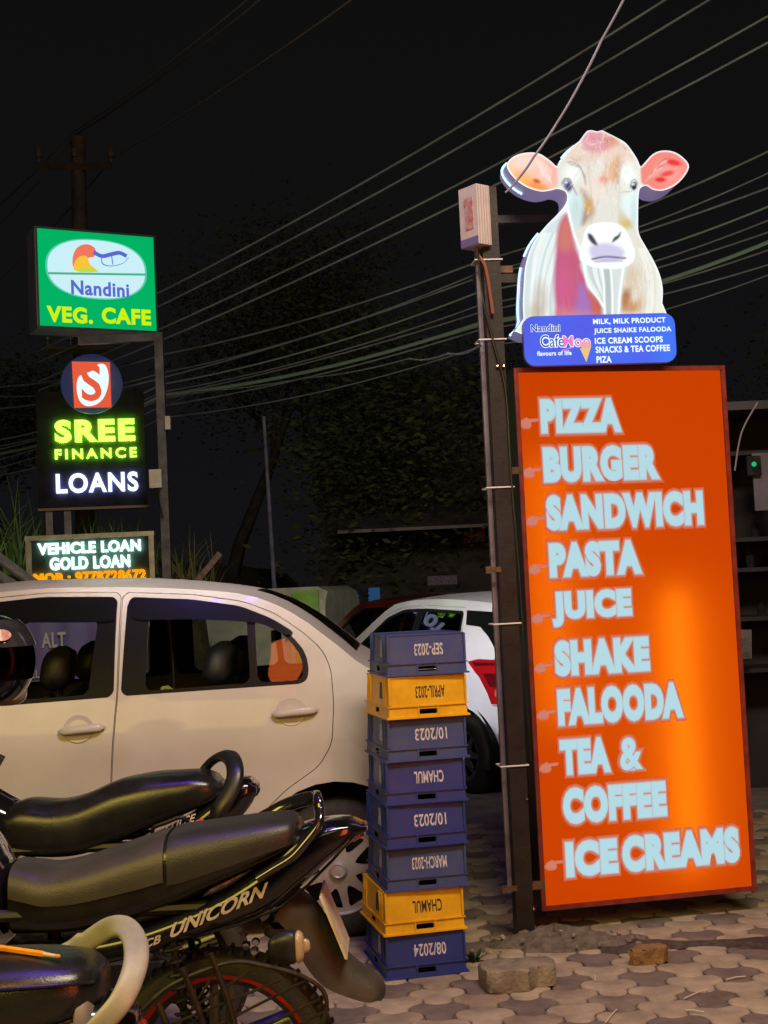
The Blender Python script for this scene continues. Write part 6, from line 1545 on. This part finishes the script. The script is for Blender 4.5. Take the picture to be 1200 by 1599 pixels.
mb = MB(); mb.box(((a.x + b.x) / 2, -.92, (a.z + b.z) / 2), (abs(b.x - a.x), .02, abs(a.z - b.z))); mb.build('signboard', mat('sign_violet', (.08, .06, .14), .5, nscale=30, namt=.6), t, 0)
# chrome hoop and round pot showing over the hatchback roof
c = P(684, 946, 14); t = thing('chrome_hoop', 'small chrome hoop standing up behind the hatchback roof', 'hoop', (c.x, 14, -.08)); zz = P(684, 926, 14).z + .08
mb = MB(); mb.tube([(-.05, 0, .0), (-.05, 0, zz), (.05, 0, zz), (.05, 0, 0)], .014, 8); mb.build('hoop', m_chrome, t); MB().box((0, 0, .02), (.3, .2, .04)).build('base', m_dark, t, 0)
c = P(645, 948, 14.5); t = thing('dome', 'rounded orange dome just above the hatchback roof', 'dome', (c.x, 14.5, -.08))
mb = MB(); zz = P(645, 936, 14.5).z + .08; mb.lathe([(0, zz), (.06, zz - .012), (.11, zz - .06), (.125, zz - .13), (.10, zz - .2), (.05, zz - .25)], (0, 0, 0), 'Z', 20); mb.build('cap', mat('dome_orange', (.45, .14, .04), .5, nscale=9, namt=.3), t); mb = MB(); mb.tube([(0, 0, 0), (0, 0, zz - .2)], .03, 8); mb.build('stand', m_dark, t)

# buildings at the right edge
c = P(1136, 700, 9.5); t = thing('roadside_building', 'dark open-fronted building with shelves and a pale panel at the right edge', 'building', (c.x - .15, 9.5, -.08))
zt = P(1150, 640, 9.5).z + .08
MB().box((2.2, 1.4, zt / 2), (4.2, 1.6, zt)).build('wall', mat('right_wall', (.032, .028, .030), .9, nscale=2, ncol=(.018, .015, .015), bscale=20, bamt=.5), t, 0)
mb = MB(); mb.box((2.2, .35, zt + .03), (4.4, .7, .06)); mb.build('roof', mat('roof_tin_dark', (.07, .065, .075), .6, .3, nscale=3, namt=.5), t, 0)
m_bar = mat('shelf_grey', (.020, .018, .022), .6, nscale=8, namt=.4)
for k, py in enumerate((705, 842, 890, 968, 1050)):
    z = P(1160, py, 9.5).z + .08; MB().box((2.1, .35, z), (4.1, .45, .03)).build('shelf', m_bar, t, 0)
for x in (.12, 1.6, 3.2, 4.1): MB().box((x, .30, zt / 2), (.07, .07, zt - .002)).build('column', m_bar, t, 0)
for k in range(26):
    py = random.choice((842, 890, 968)); z = P(1160, py, 9.5).z + .095; x = random.uniform(.2, 1.4); h_ = random.uniform(.05, .16)
    mb = MB(); mb.lathe([(0, 0), (.03, 0), (.032, h_ * .7), (.015, h_ * .85), (.015, h_), (0, h_)], (0, 0, 0), 'Z', 10); o = mb.build('bottle', mat('bottle_%d' % (k % 3), ((.02, .02, .025), (.04, .02, .012), (.012, .02, .025))[k % 3], .2), None); o.location = (t.location.x + x, 9.5 + .35 + random.uniform(-.12, .1), z - .08); tag(o, 'small dark bottle on the shelves at the right edge', 'bottle', 'bottles on the right shelves')
a = P(1174, 708, 9.6) - Vector(t.location); b = P(1215, 796, 9.6) - Vector(t.location); mb = MB(); mb.box(((a.x + b.x) / 2, .10, (a.z + b.z) / 2), (abs(b.x - a.x), .02, abs(a.z - b.z))); mb.build('panel', mat('panel_pale', (.17, .155, .20), .6, nscale=3, namt=.3), t, 0)
a = P(1181, 726, 9.5) - Vector(t.location); mb = MB(); mb.box((a.x, .07, a.z), (.10, .05, .14)); bx_ = mb.build('meter_box', m_black, t, 0); mb = MB(); mb.lathe([(0, -.012), (.014, -.008), (.018, 0)], (a.x, .045, a.z + .01), 'Y', 10); mb.build('indicator_light', emit('green_led', (.02, .7, .25), .7), bx_)
a = P(1156, 985, 9.3) - Vector(t.location); b = P(1186, 1030, 9.3) - Vector(t.location); mb = MB(); mb.box(((a.x + b.x) / 2, -.03, (a.z + b.z) / 2), (abs(b.x - a.x), .015, abs(a.z - b.z)), ry=.05); mb.build('notice', mat('notice_pale', (.16, .14, .14), .7, nscale=12, namt=.5), t, 0)
a, b = P(1148, 735, 9.2) - Vector(t.location), P(1184, 628, 9.2) - Vector(t.location); mb = MB(); mb.tube(smoothpts([tuple(a), tuple(a.lerp(b, .5) + Vector((-.03, 0, .03))), tuple(b)], 5), .006, 6); mb.build('antenna', mat('antenna_grey', (.35, .33, .38), .5), t)

# dark red car and a pale van further back
RC = P(575, 1000, 13.6)
redc = dict(hat); redc = {**hat, 'glass': m_cglass_d}
redc['flank_parts'] = [(n_, p_, (m_redcar if m_ is m_white2 else m_), d_, th) for n_, p_, m_, d_, th in hat['flank_parts']]
build_car(redc, 'hatchback', 'dark red car in shadow beyond the boot of the white sedan', (RC.x + .3, 13.0, -.08), R(-64), m_redcar)
c = P(468, 960, 15.2); t = thing('van', 'pale van with painted green light standing beyond the sedan roof', 'van', (c.x - .3, 15.2, -.08), R(-14))
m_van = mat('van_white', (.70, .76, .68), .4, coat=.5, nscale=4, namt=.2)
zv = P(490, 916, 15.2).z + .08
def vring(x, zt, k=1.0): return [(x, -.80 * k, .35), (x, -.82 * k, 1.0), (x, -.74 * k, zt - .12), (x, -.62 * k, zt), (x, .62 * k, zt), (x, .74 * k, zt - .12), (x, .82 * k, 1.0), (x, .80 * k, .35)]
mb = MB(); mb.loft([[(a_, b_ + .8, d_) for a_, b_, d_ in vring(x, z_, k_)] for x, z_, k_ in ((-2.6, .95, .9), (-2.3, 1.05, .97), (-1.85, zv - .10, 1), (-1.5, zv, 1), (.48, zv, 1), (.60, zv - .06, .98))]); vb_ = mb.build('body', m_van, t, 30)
mb = MB(); mb.box((.20, -.025, .95), (.01, .02, zv - .75)); mb.box((.40, -.012, 1.2), (.30, .02, zv - .8)); mb.build('green_light_panel', mat('van_green_light', (.34, .74, .18), .5, nscale=6, namt=.2), t, 0)  # green sign light on the white van, put into this panel's colour
mb = MB(); mb.prism([(-1.75, 1.05), (-1.5, zv - .2), (-.95, zv - .18), (-.90, 1.05)], lambda u, v, d: (u, .045 - .0 + d + .02 * 0, v), -.06, -.02); mb.build('window', m_cglass_d, t, 0)
for x in (-2.0, 0.0):
    mb = MB(); mb.lathe([(0, -.08), (.18, -.08), (.29, -.07), (.30, 0), (.29, .07), (0, .07)], (x, .1, .30), 'Y', 28); wh = mb.build('wheel', m_rub, t, 40)
    mb = MB(); mb.lathe([(0, -.095), (.16, -.085), (.18, -.078)], (x, .1, .30), 'Y', 20); mb.build('rim', m_steel, wh)
MB().box((.02, -.03, 1.15), (.06, .05, .12)).build('fuel_cap', m_black, t, 0)
# small weed at the corner of the crates
c = G(742, 1508); t = thing('weed', 'small dark green weed beside the bottom blue crate', 'weed', (c.x, c.y + .05, 0)); mb = MB()
for k in range(26):
    a_ = random.uniform(0, 6.28); L = random.uniform(.03, .075); d_ = Vector((math.cos(a_), math.sin(a_), random.uniform(.3, 1.6))).normalized() * L; s_ = d_.cross(Vector((0, 0, 1))).normalized() * .012; mb.add([(0, 0, 0), d_ * .6 + s_, d_, d_ * .6 - s_], [(0, 1, 2, 3)])
mb.build('leaves', mat('weed_green', (.04, .07, .03), .5), t, 0); mb = MB(); mb.tube([(0, 0, 0), (0, 0, .04)], .004, 5); mb.build('stem', m_bark, t)
